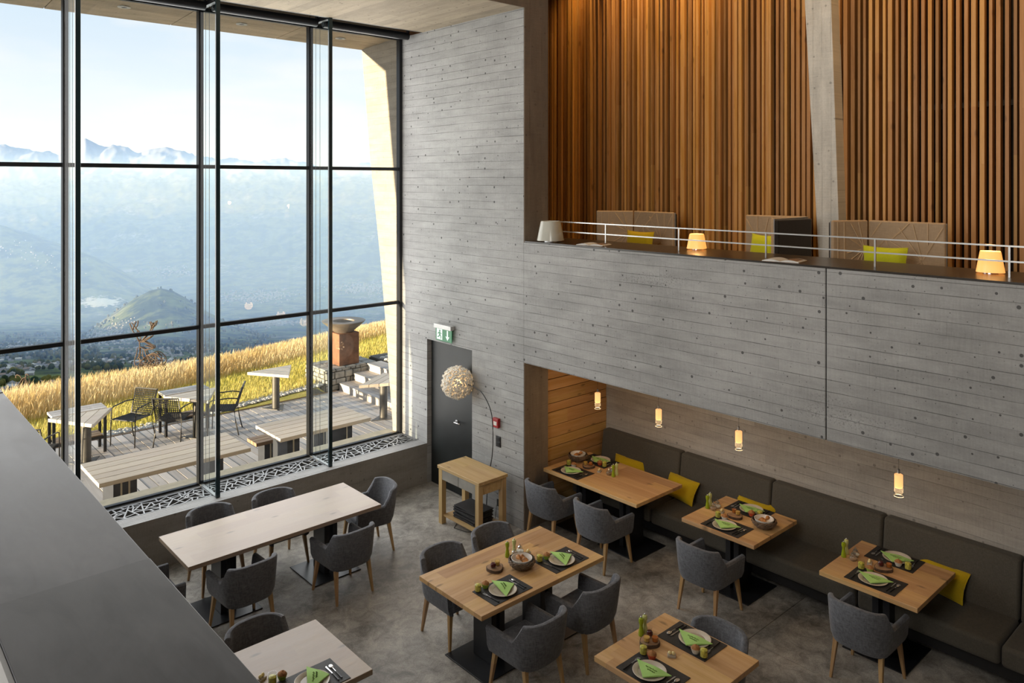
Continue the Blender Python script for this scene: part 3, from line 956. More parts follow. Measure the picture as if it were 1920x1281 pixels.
def cushion_proto(mat, w_=.44, h_=.30, th=.11):
    def f():
        o = thing('cushion', '', 'cushion')
        mb = MB()
        n = 10
        for s_ in (-1, 1):
            vs = []
            for i in range(n + 1):
                for j in range(n + 1):
                    a, b = -1 + 2 * i / n, -1 + 2 * j / n
                    hgt = th / 2 * ((1 - a ** 4) * (1 - b ** 4)) ** .5
                    pin = 1 - .09 * ((1 - a * a) * abs(b) ** 6 + 0)
                    pin2 = 1 - .09 * (1 - b * b) * abs(a) ** 6
                    vs.append((a * w_ / 2 * pin2, s_ * hgt, h_ / 2 + b * h_ / 2 * pin))
            mb.add(vs, [((i * (n + 1) + j), (i * (n + 1) + j + 1), ((i + 1) * (n + 1) + j + 1), ((i + 1) * (n + 1) + j))[::s_] for i in range(n) for j in range(n)])
        mb.build('cover', M[mat], o, smooth=True)
        pp = []
        for i in range(41):
            q = i / 40 * 4
            s_, r_ = int(q) % 4, q - int(q)
            a, b = [(-1 + 2 * r_, -1), (1, -1 + 2 * r_), (1 - 2 * r_, 1), (-1, 1 - 2 * r_)][s_]
            pin = 1 - .09 * ((1 - a * a) * abs(b) ** 6); pin2 = 1 - .09 * (1 - b * b) * abs(a) ** 6
            pp.append((a * w_ / 2 * pin2, 0, h_ / 2 + b * h_ / 2 * pin))
        MB().tube(pp, .004, 5).build('seam', M[mat], o, smooth=True)
        return o
    return f


def cushion(key, mat, loc, rz, tilt, label, **kw):
    o = place(key, cushion_proto(mat, **kw), loc, rz, label, 'cushion', 'yellow cushions')
    o.rotation_euler = (tilt, 0, rz)


for x, y, rz, lab in ((7.93, 6.55, 97, 'mustard cushion on the bench beside the wood cladding'), (7.90, 5.72, 82, 'mustard cushion on the bench at the end of the long bench table'),
                      (7.93, 4.72, 90, 'mustard cushion on the bench behind the table with the bread basket'), (7.94, 2.76, 80, 'mustard cushion on the bench behind the farthest square table')):
    cushion('cush_bench', 'cushion', (x, y, .462), R(rz), R(30), lab, w_=.50, h_=.29)

# ---------------------------------------------------------------- pendants
def pend_proto():
    o = thing('pendant_lamp', '', 'lamp')
    MB().tube([(0, 0, .02), (0, 0, .14), (.02, .02, .17), (.035, .03, .20), (.01, .01, .23), (0, 0, .27), (0, 0, .535)], .0025, 5).build('cable', M['cable'], o)
    MB().lathe([(0, .0), (.012, .0), (.012, .035), (0, .035)], 10).build('socket', M['chrome'], o)
    MB().lathe([(.040, -.205), (.0425, -.205), (.0425, -.004), (.02, .0), (.02, -.003), (.040, -.007)], 22, close=True).build('glass_cylinder', M['jarglass'], o, smooth='auto')
    MB().lathe([(.0, -.135), (.030, -.130), (.036, -.12), (.036, -.012), (.030, -.008), (0, -.008)], 20).build('opal_tube', M['pend_glow'], o, smooth='auto')
    MB().lathe([(.0395, -.207), (.043, -.207), (.043, -.203), (.0395, -.203)], 22, close=True).build('rim', M['chrome'], o)
    return o


for i, (x, y, z) in enumerate([(7.25, 6.44, 1.765), (7.25, 5.50, 1.765), (7.25, 4.455, 1.765), (7.25, 2.83, 1.765)]):
    z += .0
    place('pend', pend_proto, (x, y, z), 0.0, ['glowing glass pendant nearest the wood cladding', 'glowing glass pendant second from the wood cladding', 'glowing glass pendant third from the wood cladding', 'glowing glass pendant over the farthest square bench table'][i], 'lamp', 'glass pendants')
    MB()
    l = bpy.data.lights.new('pendant_light', 'POINT'); l.energy = 3.6; l.color = (1, .62, .30); l.shadow_soft_size = .09
    lo = bpy.data.objects.new('pendant_light', l); COL.objects.link(lo); lo.location = (x, y, z - .175)

# ---------------------------------------------------------------- service table, placemat stack, floor lamp
sv = thing('service_table', 'oak side table with two grey drawers against the concrete wall', 'table', (6.18, 7.61, 0))
MB().box(-.235, .235, -.42, .42, .705, .745).build('tabletop', M['oak_serv'], sv, bevel=.003)
for sx_ in (-1, 1):
    for sy in (-1, 1):
        MB().box(sx_ * .19 - .034, sx_ * .19 + .034, sy * .37 - .034, sy * .37 + .034, 0, .705).build('leg', M['oak_servleg'], sv, bevel=.002)
for sy in (-1, 1): MB().box(-.156, .156, sy * .372 - .015, sy * .372 + .015, .57, .704).build('side_rail', M['oak_serv'], sv)
MB().box(.175, .205, -.336, .336, .57, .704).build('back_rail', M['oak_serv'], sv)
for sy in (-1, 1):
    MB().box(-.222, -.20, min(sy * .004, sy * .334), max(sy * .004, sy * .334), .575, .700).build('drawer', M['drawer'], sv, bevel=.002)
MB().box(-.20, .17, -.336, .336, .57, .585).build('drawer_floor', M['oak_serv'], sv)
MB().box(-.20, .20, -.336, .336, .10, .125).build('shelf', M['oak_serv'], sv)
rr_ = random.Random(5)
for i in range(14):
    mb = MB(); a = rr_.uniform(-.06, .06); c0, s0 = math.cos(a), math.sin(a)
    dx, dy = rr_.uniform(-.012, .012), rr_.uniform(-.012, .012)
    q = [(c0 * X - s0 * Y + dx, s0 * X + c0 * Y + dy) for X, Y in ((-.145, -.215), (.145, -.215), (.145, .215), (-.145, .215))]
    n0 = len(mb.v)
    z0 = .126 + i * .0115
    mb.prism(q, z0, z0 + .0105)
    o = mb.build('placemat', M['matstack'], None, bevel=.003)
    o.location = (6.17, 7.58, 0)
    tag(o, {13: 'topmost black placemat of the stack on the service table shelf', 0: 'bottom black placemat of the stack on the service table shelf'}.get(i, 'black placemat inside the stack on the service table shelf'), 'placemat', 'stacked placemats on the service table shelf')

fl_ = thing('floor_lamp', 'arched floor lamp with a globe of pale petals in front of the door', 'lamp', (6.50, 7.63, 0))
cx_, cy_, cz_ = -.02, .66, 1.66      # globe centre in lamp space
pts = [(-.02, .06, .03), (-.02, .02, .5), (0, -.04, .85), (0, -.055, 1.15), (0, -.02, 1.40), (-.01, .10, 1.58), (-.01, .27, 1.66), (cx_, cy_ - .12, 1.675)]
cr_ = []
for i in range(len(pts) - 1):
    p0, p1, p2, p3 = [Vector(pts[max(0, min(len(pts) - 1, i + q))]) for q in (-1, 0, 1, 2)]
    for s_ in range(6):
        u = s_ / 6
        cr_.append(.5 * ((2 * p1) + (-p0 + p2) * u + (2 * p0 - 5 * p1 + 4 * p2 - p3) * u * u + (-p0 + 3 * p1 - 3 * p2 + p3) * u ** 3))
cr_.append(Vector(pts[-1]))
MB().tube(cr_, .006, 7).build('stem', M['black'], fl_, smooth=True)
MB().box(-.24, .03, .02, .10, 0, .022).box(-.24, -.20, -.16, .24, 0, .022).build('foot', M['black'], fl_, bevel=.003)
gl = MB().lathe([(0, -.05), (.035, -.036), (.05, 0), (.035, .036), (0, .05)], 14)
go = gl.build('globe_light', M['lampcore'], fl_, smooth=True); go.location = (cx_, cy_, cz_)
pet = MB(); rg = random.Random(3)
N = 560
for i in range(N):
    ph = math.acos(1 - 2 * (i + .5) / N); th = math.pi * (1 + 5 ** .5) * i
    dv = Vector((math.sin(ph) * math.cos(th), math.sin(ph) * math.sin(th), math.cos(ph)))
    a = dv.cross(Vector((.3, .2, .9))).normalized(); b = dv.cross(a)
    r1 = rg.uniform(.195, .232); s_ = rg.uniform(.015, .021)
    tl = a * rg.uniform(-.01, .01) + b * rg.uniform(-.01, .01)
    base = dv * .13
    rim = [dv * r1 + tl + a * s_ * math.cos(q) + b * s_ * math.sin(q) for q in [k * math.pi / 3 for k in range(6)]]
    vs = [tuple(base)] + [tuple(p) for p in rim] + [tuple(dv * (r1 - .010) + tl)]
    pet.add(vs, [(0, 1 + (k + 1) % 6, 1 + k) for k in range(6)] + [(7, 1 + k, 1 + (k + 1) % 6) for k in range(6)])
po = pet.build('petals', M['petal'], fl_); po.location = (cx_, cy_, cz_); po['kind'] = 'stuff'
l = bpy.data.lights.new('globe_bulb', 'POINT'); l.energy = 4; l.color = (1, .66, .34); l.shadow_soft_size = .07
lo = bpy.data.objects.new('globe_bulb', l); COL.objects.link(lo); lo.location = (6.50 + cx_, 7.63 + cy_, cz_); 
fc = MB().tube([(6.55, 7.56, .2), (6.48, 7.5, .10), (6.4, 7.45, .008), (6.2, 7.42, .006), (6.05, 7.55, .006), (6.0, 7.75, .006), (6.15, 7.86, .006)], .004, 5)
tag(fc.build('lamp_cord', M['cable'], None, smooth=True), 'thin lamp cord lying on the floor under the service table', 'cord')

# ---------------------------------------------------------------- table ware
def placemat_proto():
    mb = MB(); n, m_ = 9, 7
    rg = random.Random(2)
    vs = [(-.225 + .45 * i / n, -.155 + .31 * j / m_, .0034 + rg.uniform(-.0006, .0012)) for i in range(n + 1) for j in range(m_ + 1)]
    mb.add(vs, [(i * (m_ + 1) + j, (i + 1) * (m_ + 1) + j, (i + 1) * (m_ + 1) + j + 1, i * (m_ + 1) + j + 1) for i in range(n) for j in range(m_)])
    mb.box(-.225, .225, -.155, .155, 0, .0024)
    return mb.build('placemat', M['mat'], None, smooth='auto')


def plate_proto():
    o = thing('plate', '', 'plate')
    MB().lathe([(0, .002), (.07, .0), (.085, .003), (.125, .013), (.127, .0165), (.124, .018), (.088, .0095), (.084, .0055), (0, .0055)], 32).build('rim', M['plate'], o, smooth='auto')
    MB().lathe([(0, .0057), (.083, .0057), (.083, .0065), (0, .0065)], 28).build('well', M['plate_in'], o)
    return o


def napkin_proto():
    o = thing('napkin', '', 'napkin')
    mb = MB()
    # folded square: a triangle of several layers, slightly buckled
    A, B, C_ = (-.15, .02), (.15, .045), (.02, -.125)
    def hgt(a, b): return .006 * math.sin(a * 22 + 1) * math.cos(b * 17) + .005
    n = 10
    top, idx = [], {}
    for i in range(n + 1):
        for j in range(n + 1 - i):
            u, v = i / n, j / n
            x = A[0] + (B[0] - A[0]) * u + (C_[0] - A[0]) * v
            y = A[1] + (B[1] - A[1]) * u + (C_[1] - A[1]) * v
            idx[(i, j)] = len(top)
            top.append((x, y, max(.004, hgt(x, y) + .004)))
    fs = []
    for i in range(n):
        for j in range(n - i):
            fs.append((idx[i, j], idx[i + 1, j], idx[i, j + 1])[::-1])
            if j < n - i - 1: fs.append((idx[i + 1, j], idx[i + 1, j + 1], idx[i, j + 1])[::-1])
    k = len(top)
    edge = [idx[i, 0] for i in range(n + 1)] + [idx[n - j, j] for j in range(1, n + 1)] + [idx[0, j] for j in range(n - 1, 0, -1)]
    mb.add(top + [(x, y, 0) for x, y, z in top], fs + [tuple(q + k for q in f[::-1]) for f in fs] + [(edge[i], edge[(i + 1) % len(edge)], k + edge[(i + 1) % len(edge)], k + edge[i]) for i in range(len(edge))])
    mb.build('cloth', M['napkin'], o)
    tx = MB()
    for r_, (yy, x0, x1) in enumerate(((-.012, -.045, .06), (-.034, -.015, .055))):
        pts_ = []
        for i in range(26):
            f = i / 25; X = x0 + (x1 - x0) * f; Y = yy + .007 * math.sin(i * 2.1 + r_) + .003 * math.sin(i * .9)
            pts_.append((X, Y, max(.004, hgt(X, Y) + .004) + .0012))
        tx.tube(pts_, .0011, 4)
    tx.build('script_print', M['ink'], o)
    return o


def cutlery_proto(kind):
    def f():
        o = thing(kind, '', kind)
        MB().hexa([(-.0055, -.10, .001), (.0055, -.10, .001), (.0045, 0, .001), (-.0045, 0, .001), (-.0055, -.10, .009), (.0055, -.10, .009), (.0045, 0, .008), (-.0045, 0, .008)]).build('handle', M['black_plastic'], o, bevel=.002)
        mb = MB()
        if kind == 'fork':
            mb.box(-.0025, .0025, 0, .045, .003, .006).hexa([(-.004, .045, .003), (.004, .045, .003), (.011, .062, .003), (-.011, .062, .003), (-.004, .045, .005), (.004, .045, .005), (.011, .062, .005), (-.011, .062, .005)])
            for q in (-.0095, -.0032, .0032, .0095): mb.box(q - .0016, q + .0016, .062, .10, .003, .005)
        elif kind == 'knife':
            mb.hexa([(-.004, 0, .003), (.004, 0, .003), (.002, .11, .003), (-.009, .10, .003), (-.004, 0, .005), (.004, 0, .005), (.002, .11, .0045), (-.009, .10, .0045)])
        else:
            mb.box(-.0025, .0025, 0, .055, .003, .006)
            mb.blob((0, .077, .005), (.0165, .026, .004), 12, 6)
        mb.build('head', M['chrome'], o, smooth='auto')
        return o
    return f


def jar_proto():
    o = thing('fruit_jar', '', 'jar')
    MB().lathe([(0, .0), (.028, .0), (.031, .006), (.031, .062), (.029, .068), (.033, .074), (.033, .081), (.0295, .081), (.0265, .072), (.0285, .062), (.0285, .008), (0, .005)], 20).build('glass', M['jarglass'], o, smooth='auto')
    MB().lathe([(0, .006), (.0275, .008), (.0275, .058), (.018, .064), (0, .066)], 16).build('fruit_salad', M['fruit'], o, smooth='auto')
    return o


def muffin_proto(cup):
    def f():
        o = thing('muffin', '', 'muffin')
        n = 40; mb = MB()
        prof_o = []
        vs = []; fs = []
        for i in range(n):
            a = 2 * math.pi * i / n; k = 1 + (.03 if i % 2 else -.03)
            for r_, z in ((.024, 0), (.036 * k, .036), (.033 * k, .036), (.022, .003)):
                vs.append((r_ * math.cos(a), r_ * math.sin(a), z))
        for i in range(n):
            j = (i + 1) % n
            for q in range(3): fs.append((i * 4 + q, j * 4 + q, j * 4 + q + 1, i * 4 + q + 1))
        fs.append(tuple(i * 4 for i in range(n))[::-1])
        mb.add(vs, fs)
        mb.build('paper_cup', M[cup], o)
        t_ = MB(); rg = random.Random(4)
        t_.blob((0, 0, .034), (.035, .035, .024), 16, 10, .05, rg)
        t_.blob((.004, .002, .058), (.008, .008, .005), 8, 5)
        t_.build('cake', M['muffin'], o, smooth=True)
        return o
    return f


def jamjar_proto(jam, tall=False):
    def f():
        o = thing('jam_jar', '', 'jar')
        if tall:
            g = [(0, 0), (.022, 0), (.028, .012), (.028, .034), (.018, .048), (.017, .058), (.022, .066), (.0195, .066), (.015, .058), (.016, .048), (.0255, .033), (.0255, .012), (0, .004)]
            j_ = [(0, .005), (.0245, .012), (.0245, .033), (.018, .043), (0, .043)]
        else:
            g = [(0, 0), (.022, 0), (.025, .005), (.028, .05), (.0255, .05), (.0225, .007), (0, .004)]
            j_ = [(0, .005), (.022, .007), (.0245, .038), (0, .039)]
        MB().lathe(g, 18).build('glass', M['jarglass'], o, smooth='auto')
        MB().lathe(j_, 16).build('jam', M[jam], o, smooth='auto')
        return o
    return f


def board_proto():
    o = thing('wood_slice', '', 'board')
    n = 26; rg = random.Random(9)
    rad = [.082 + .007 * math.sin(3 * 2 * math.pi * i / n + 1) + rg.uniform(-.002, .002) for i in range(n)]
    pts_ = [(rad[i] * math.cos(2 * math.pi * i / n), .94 * rad[i] * math.sin(2 * math.pi * i / n)) for i in range(n)]
    MB().prism(pts_, 0, .025).build('bark', M['bark'], o)
    MB().prism([(x * .93, y * .93) for x, y in pts_], .0251, .027).build('cut_face', M['slice'], o)
    return o


def basket_proto():
    o = thing('bread_basket', '', 'basket')
    n = 34; rows = 11; mb = MB()
    vs = []; fs = []
    for j in range(rows + 1):
        f = j / rows
        z = .004 + .088 * f
        r0 = .068 + .058 * math.sin(f * 1.9) if f < .83 else .068 + .058 * math.sin(.83 * 1.9) - (f - .83) * .05
        for i in range(n):
            a = 2 * math.pi * i / n
            r_ = r0 + (.0045 if (i + j) % 2 else -.003)
            vs.append((r_ * math.cos(a), r_ * math.sin(a), z + .0025 * math.sin(i * 2.3 + j)))
    for j in range(rows):
        for i in range(n):
            i2 = (i + 1) % n
            fs.append((j * n + i, j * n + i2, (j + 1) * n + i2, (j + 1) * n + i))
    fs.append(tuple(range(n))[::-1])
    mb.add(vs, fs)
    for j in range(2, rows, 2):
        f = j / rows
        r0 = .068 + .058 * math.sin(f * 1.9) if f < .83 else .068 + .058 * math.sin(.83 * 1.9) - (f - .83) * .05
        mb.tube([((r0 + .005 * math.sin(k * 1.7 + j)) * math.cos(k * 2 * math.pi / 40), (r0 + .005 * math.sin(k * 1.7 + j)) * math.sin(k * 2 * math.pi / 40), .004 + .088 * f + .003 * math.sin(k * .9 + j)) for k in range(41)], .0045, 5)
    mb.build('weave', M['wicker'], o)
    MB().lathe([(0, .016), (.05, .018), (.085, .045), (.098, .088), (.101, .098), (.097, .099), (.092, .086), (.08, .047), (.046, .022), (0, .021)], 30).build('liner', M['white'], o, smooth='auto')
    return o


def croissant_proto():
    mb = MB()
    pts_ = []; n = 13
    for i in range(n):
        f = -1 + 2 * i / (n - 1)
        pts_.append((f * .048, .018 * f * f - .008, .018 + .004 * (1 - f * f)))
    P = [Vector(p) for p in pts_]
    vs = []; fs = []; q = 10
    for i, p in enumerate(P):
        f = -1 + 2 * i / (n - 1)
        r_ = max(.003, .021 * (1 - abs(f) ** 1.7)) * (1.10 if i % 2 else .90)
        for k in range(q):
            a = 2 * math.pi * k / q
            vs.append((p.x, p.y + r_ * math.cos(a), p.z + r_ * math.sin(a) * .9))
    for i in range(n - 1):
        for k in range(q):
            fs.append((i * q + k, i * q + (k + 1) % q, (i + 1) * q + (k + 1) % q, (i + 1) * q + k))
    fs += [tuple(range(q))[::-1], tuple((n - 1) * q + k for k in range(q))]
    mb.add(vs, fs)
    return mb.build('croissant', M['crust'], None, smooth=True)


def roll_proto():
    mb = MB(); rg = random.Random(6)
    mb.blob((0, 0, .026), (.036, .030, .026), 14, 10, .06, rg)
    mb.tube([(-.028, 0, .044), (-.01, .004, .053), (.01, -.003, .053), (.028, 0, .044)], .004, 5)
    return mb.build('bread_roll', M['crust'], None, smooth=True)


def mill_proto(mat):
    def f():
        o = thing('pepper_mill', '', 'mill')
        MB().lathe([(0, 0), (.022, 0), (.0235, .004), (.023, .02), (.017, .055), (.0135, .075), (.0145, .09), (.019, .104), (.020, .112), (.0205, .125), (.018, .137), (.010, .142), (0, .143)], 20).build('body', M[mat], o, smooth='auto')
        MB().lathe([(0, .142), (.005, .142), (.007, .148), (.005, .154), (0, .156)], 12).build('knob', M['chrome'], o, smooth=True)
        return o
    return f


def shaker_proto(sug):
    def f():
        o = thing('sugar_shaker', '', 'shaker')
        MB().lathe([(0, 0), (.026, 0), (.036, .014), (.038, .028), (.030, .046), (.020, .054), (.020, .058), (.0175, .058), (.0175, .053), (.028, .044), (.0355, .028), (.0335, .015), (.024, .003), (0, .003)], 20).build('glass', M['jarglass'], o, smooth='auto')
        MB().lathe([(0, .004), (.024, .004), (.033, .015), (.035, .026), (0, .030)], 16).build('sugar', M[sug], o, smooth='auto')
        MB().lathe([(0, .056), (.021, .056), (.021, .066), (.012, .072), (.006, .076), (.005, .092), (0, .093)], 16).build('spout_cap', M['chrome'], o, smooth='auto')
        return o
    return f


def butter_proto():
    o = thing('butter_dish', '', 'dish')
    MB().box(-.032, .032, -.022, .022, 0, .016).build('block', M['butterdish'], o, bevel=.003)
    rg = random.Random(8)
    for x in (-.013, .014):
        MB().blob((x, .002, .029), (.014, .013, .014), 10, 8, .06, rg).build('butter_curl', M['butter'], o, smooth=True)
    return o


ZTB = .7505
def setting(tab, side, x, y, face, napkin_rot=0.0, parts='fks', group=True):
    """a place setting; face = direction the diner looks (deg)"""
    rz = R(face - 90); c0, s0 = math.cos(rz), math.sin(rz)
    def W(a, b, z): return (x + c0 * a - s0 * b, y + s0 * a + c0 * b, z)
    wh = f'{side} of {tab}'
    place('mat', placemat_proto, W(0, 0, ZTB), rz, f'black placemat on the {wh}', 'placemat', 'black placemats')
    zp = ZTB + .0052
    place('plate', plate_proto, W(-.015, -.02, zp), rz, f'stoneware plate on the {wh}', 'plate', 'stoneware plates')
    place('nap', napkin_proto, W(-.01, -.005, zp + .0185), rz + napkin_rot, f'green folded napkin on the {wh}', 'napkin', 'green napkins')
    if 'f' in parts: place('fork', cutlery_proto('fork'), W(-.17, -.04, zp), rz + .05, f'fork with black handle on the {wh}', 'fork', 'forks')
    if 'k' in parts: place('knife', cutlery_proto('knife'), W(.145, -.03, zp), rz - .04, f'knife with black handle on the {wh}', 'knife', 'knives')
    if 's' in parts: place('spoon', cutlery_proto('spoon'), W(.175, -.025, zp), rz - .05, f'spoon with black handle on the {wh}', 'spoon', 'spoons')


TB, TC_, TD, TE, TF, TG = ('the middle table', 'the pale table by the ledge', 'the bottom square table', 'the long bench table',
                          'the bread-basket bench table', 'the farthest square bench table')
setting(TB, 'ledge end', 4.55, 5.17, 90, R(70))
setting(TB, 'alcove end', 5.33, 5.20, 90, R(70))
setting(TD, 'ledge side', 4.61, 3.55, 0, R(0))
setting(TD, 'chair side', 5.16, 3.59, 180, R(180))
setting(TE, 'aisle side', 7.055, 6.68, 0, R(0))
setting(TE, 'bench side', 7.575, 6.71, 180, R(180))
setting(TF, 'aisle side', 7.145, 4.53, 0, R(0))
setting(TF, 'bench side', 7.675, 4.585, 180, R(180))
setting(TG, 'aisle side', 7.185, 3.005, 0, R(0))
setting(TG, 'bench side', 7.725, 3.055, 180, R(180))
setting(TC_, 'alcove end', 2.69, 5.155, 90, R(60))


def jar(x, y, wh, z=ZTB): place('jar', jar_proto, (x, y, z), 0.0, f'glass of cut fruit at the {wh}', 'jar', 'fruit jars')
def muf(x, y, cup, cname, wh, z=ZTB): place('muf' + cup, muffin_proto(cup), (x, y, z), 0.0, f'muffin in {cname} paper cup at the {wh}', 'muffin', 'muffins')
MZ = ZTB + .0054
jar(4.365, 5.29, f'ledge end of {TB}', MZ); muf(4.455, 5.295, 'cup_green', 'green', f'ledge end of {TB}', MZ)
jar(5.145, 5.31, f'alcove end of {TB}', MZ); muf(5.235, 5.305, 'cup_green', 'green', f'alcove end of {TB}', MZ)
jar(4.733, 3.735, f'ledge side of {TD}', MZ); muf(4.735, 3.655, 'cup_red', 'red', f'ledge side of {TD}', MZ)
jar(5.045, 3.40, f'chair side of {TD}', MZ); muf(5.045, 3.475, 'cup_white', 'white', f'chair side of {TD}', MZ)
jar(7.17, 6.86, f'aisle side of {TE}', MZ); muf(7.175, 6.78, 'cup_white', 'white', f'aisle side of {TE}', MZ)
jar(7.47, 6.52, f'bench side of {TE}', MZ); muf(7.475, 6.60, 'cup_red', 'red', f'bench side of {TE}', MZ)
jar(7.255, 4.71, f'aisle side of {TF}', MZ); muf(7.26, 4.63, 'cup_white', 'pale', f'aisle side of {TF}', MZ)
jar(7.60, 4.41, f'bench side of {TF}', MZ); muf(7.565, 4.49, 'cup_red', 'red', f'bench side of {TF}', MZ)
jar(7.295, 3.185, f'aisle side of {TG}', MZ); muf(7.298, 3.105, 'cup_green', 'green', f'aisle side of {TG}', MZ)
jar(7.61, 2.885, f'bench side of {TG}', MZ); muf(7.615, 2.975, 'cup_white', 'white', f'bench side of {TG}', MZ)
jar(2.455, 5.315, f'alcove end of {TC_}'); muf(2.535, 5.325, 'cup_green', 'green', f'alcove end of {TC_}')


def jams(x, y, tab, kinds, rz=0.0):
    place('board', board_proto, (x, y, ZTB), rz, f'round wood slice holding jam jars on {tab}', 'board', 'jam boards')
    for (dx, dy, mat, nm, tall) in kinds:
        place('jam' + mat + str(tall), jamjar_proto(mat, tall), (x + dx, y + dy, ZTB + .0275), 0.0, f'{nm} jar on the wood slice of {tab}', 'jar', 'jam jars')
RED = ('jam_red', 'dark red jam'); AMB = ('jam_amber', 'amber jam'); YEL = ('jam_yellow', 'yellow curd')
jams(4.735, 5.485, TB, [(-.025, .0, *RED, True), (.035, .01, *YEL, False)])
jams(4.885, 3.795, TD, [(-.035, .0, *YEL, False), (.012, -.045, *AMB, False), (.04, .03, *RED, True)], .6)
jams(7.315, 6.655, TE, [(-.02, .03, *YEL, False), (.01, -.03, *AMB, True)], 1.2)
jams(7.41, 4.595, TF, [(.02, -.02, *YEL, False), (.035, .035, *AMB, False)], 2)
jams(7.445, 3.045, TG, [(-.005, .02, *RED, True), (.02, -.045, *AMB, False)], 2.6)


def basket(x, y, tab, filled=('c', 'r', 'c')):
    place('basket', basket_proto, (x, y, ZTB), x, f'dark wicker bread basket with white liner on {tab}', 'basket', 'bread baskets')
    for i, q in enumerate(filled):
        a = 2.1 * i + x
        if q == 'c': place('croissant', croissant_proto, (x + .030 * math.cos(a), y + .030 * math.sin(a), ZTB + .05 + .018 * i), a + 1.2, f'croissant lying in the basket on {tab}', 'croissant', f'croissants in the basket on {tab}')
        else: place('roll', roll_proto, (x + .036 * math.cos(a), y + .036 * math.sin(a), ZTB + .052), a, f'bread roll lying in the basket on {tab}', 'bread', f'rolls in the basket on {tab}')
basket(4.945, 5.345, TB, ('r', 'r', 'c'))
basket(7.415, 4.255, TF, ('c', 'c', 'c'))
basket(7.385, 6.90, TE, ('c', 'r', 'c'))


def mills(tab, a, b, sh=(), bt=None):
    place('mill1', mill_proto('mill'), (*a, ZTB), 0.0, f'dark green pepper mill on {tab}', 'mill', 'pepper mills')
    place('mill2', mill_proto('mill2'), (*b, ZTB), 0.0, f'pale green salt mill on {tab}', 'mill', 'salt mills')
    for i, s_ in enumerate(sh):
        mt = ('sugar_br', 'sugar')[i]
        place('shk' + mt, shaker_proto(mt), (*s_, ZTB), 0.0, f'{("brown", "white")[i]} sugar shaker on {tab}', 'shaker', 'sugar shakers')
    if bt: place('butter', butter_proto, (bt[0], bt[1], ZTB), bt[2], f'butter curls on a small dish on {tab}', 'dish', 'butter dishes')
mills(TB, (4.985, 5.595), (5.07, 5.59), [(5.01, 5.525), (5.125, 5.565)], (5.17, 5.50, .5))
mills(TD, (4.92, 3.905), (4.975, 3.912), (), (4.875, 3.575, 2.2))
mills(TE, (7.31, 6.235), (7.385, 6.245), [(7.32, 6.315), (7.40, 6.34)], (7.30, 6.455, .4))
mills(TF, (7.385, 4.93), (7.46, 4.945), [(7.395, 4.86), (7.475, 4.86)], (7.40, 4.755, .3))
mills(TG, (7.41, 3.405), (7.49, 3.415), [(7.41, 3.31), (7.50, 3.33)], (7.455, 3.175, .3))
place('butter', butter_proto, (2.42, 5.42, ZTB), .4, f'butter curls on a small dish on {TC_}', 'dish', 'butter dishes')
place('plate', plate_proto, (2.31, 5.24, ZTB), 0.0, f'small stoneware plate half hidden by the ledge on {TC_}', 'plate', 'stoneware plates')

# ================================================================ UPPER LOUNGE
struct('trim_counter', MB().box(XW + .004, 7.40, -3, YJ - .013, 3.632, 3.648), M['shelf_dark'], None, 'dark counter on top of the concrete parapet')
rl = thing('railing', 'slim steel railing with two rails on the upper parapet', 'railing', (6.92, 0, 3.648))
for z in (.245, .125): MB().box(-.005, .005, -2, YJ - .013, z - .0065, z + .0065).build('rail', M['rail'], rl)
for y in (6.02, 4.98, 3.95, 2.90, 1.87, .85, -.2): MB().box(-.007, .007, y - .007, y + .007, 0, .24).build('post', M['rail'], rl)


def shade_lamp(x, y, s_, mat, label, lit):
    o = thing('table_lamp', label, 'lamp', (x, y, 3.6485), .3, 'table lamps')
    MB().lathe([(.05 * s_, .0), (.054 * s_, .0), (.054 * s_, .012), (.05 * s_, .012)], 20, close=True).build('base', M['chrome'], o)
    n = 4
    vs = []; fs = []
    segs = 20
    def sq(a, r_):
        k = 1 / (abs(math.cos(a)) ** 4 + abs(math.sin(a)) ** 4) ** .25
        return r_ * k * math.cos(a), r_ * k * math.sin(a)
    for i in range(segs):
        a = 2 * math.pi * i / segs
        for r_, z in ((.098, .012), (.072, .165), (.068, .172), (.064, .165), (.092, .013)):
            x_, y_ = sq(a, r_ * s_)
            vs.append((x_, y_, z * s_))
    for i in range(segs):
        j = (i + 1) % segs
        for q in range(5): fs.append((i * 5 + q, j * 5 + q, j * 5 + (q + 1) % 5, i * 5 + (q + 1) % 5))
    MB().add(vs, fs).build('shade', mat, o, smooth='auto')
    MB().lathe([(0, .16 * s_), (.062 * s_, .16 * s_), (.062 * s_, .163 * s_), (0, .163 * s_)], 20).build('diffuser', mat, o)
    if lit:
        l = bpy.data.lights.new('table_lamp_bulb', 'POINT'); l.energy = 3.0; l.color = (1, .55, .20); l.shadow_soft_size = .04
        lo = bpy.data.objects.new('table_lamp_bulb', l); COL.objects.link(lo); lo.location = (x, y, 3.6485 + .24 * s_)
    return o
shade_lamp(6.77, 6.79, 1.5, M['shade_off'], 'unlit pale shade lamp on the counter beside the brown jamb', False)
shade_lamp(7.20, 4.945, 1.0, M['shade_glow'], 'small glowing orange lamp between the first two armchairs', True)
shade_lamp(7.12, 2.06, 1.05, M['shade_glow'], 'small glowing orange lamp beside the farthest armchair', True)


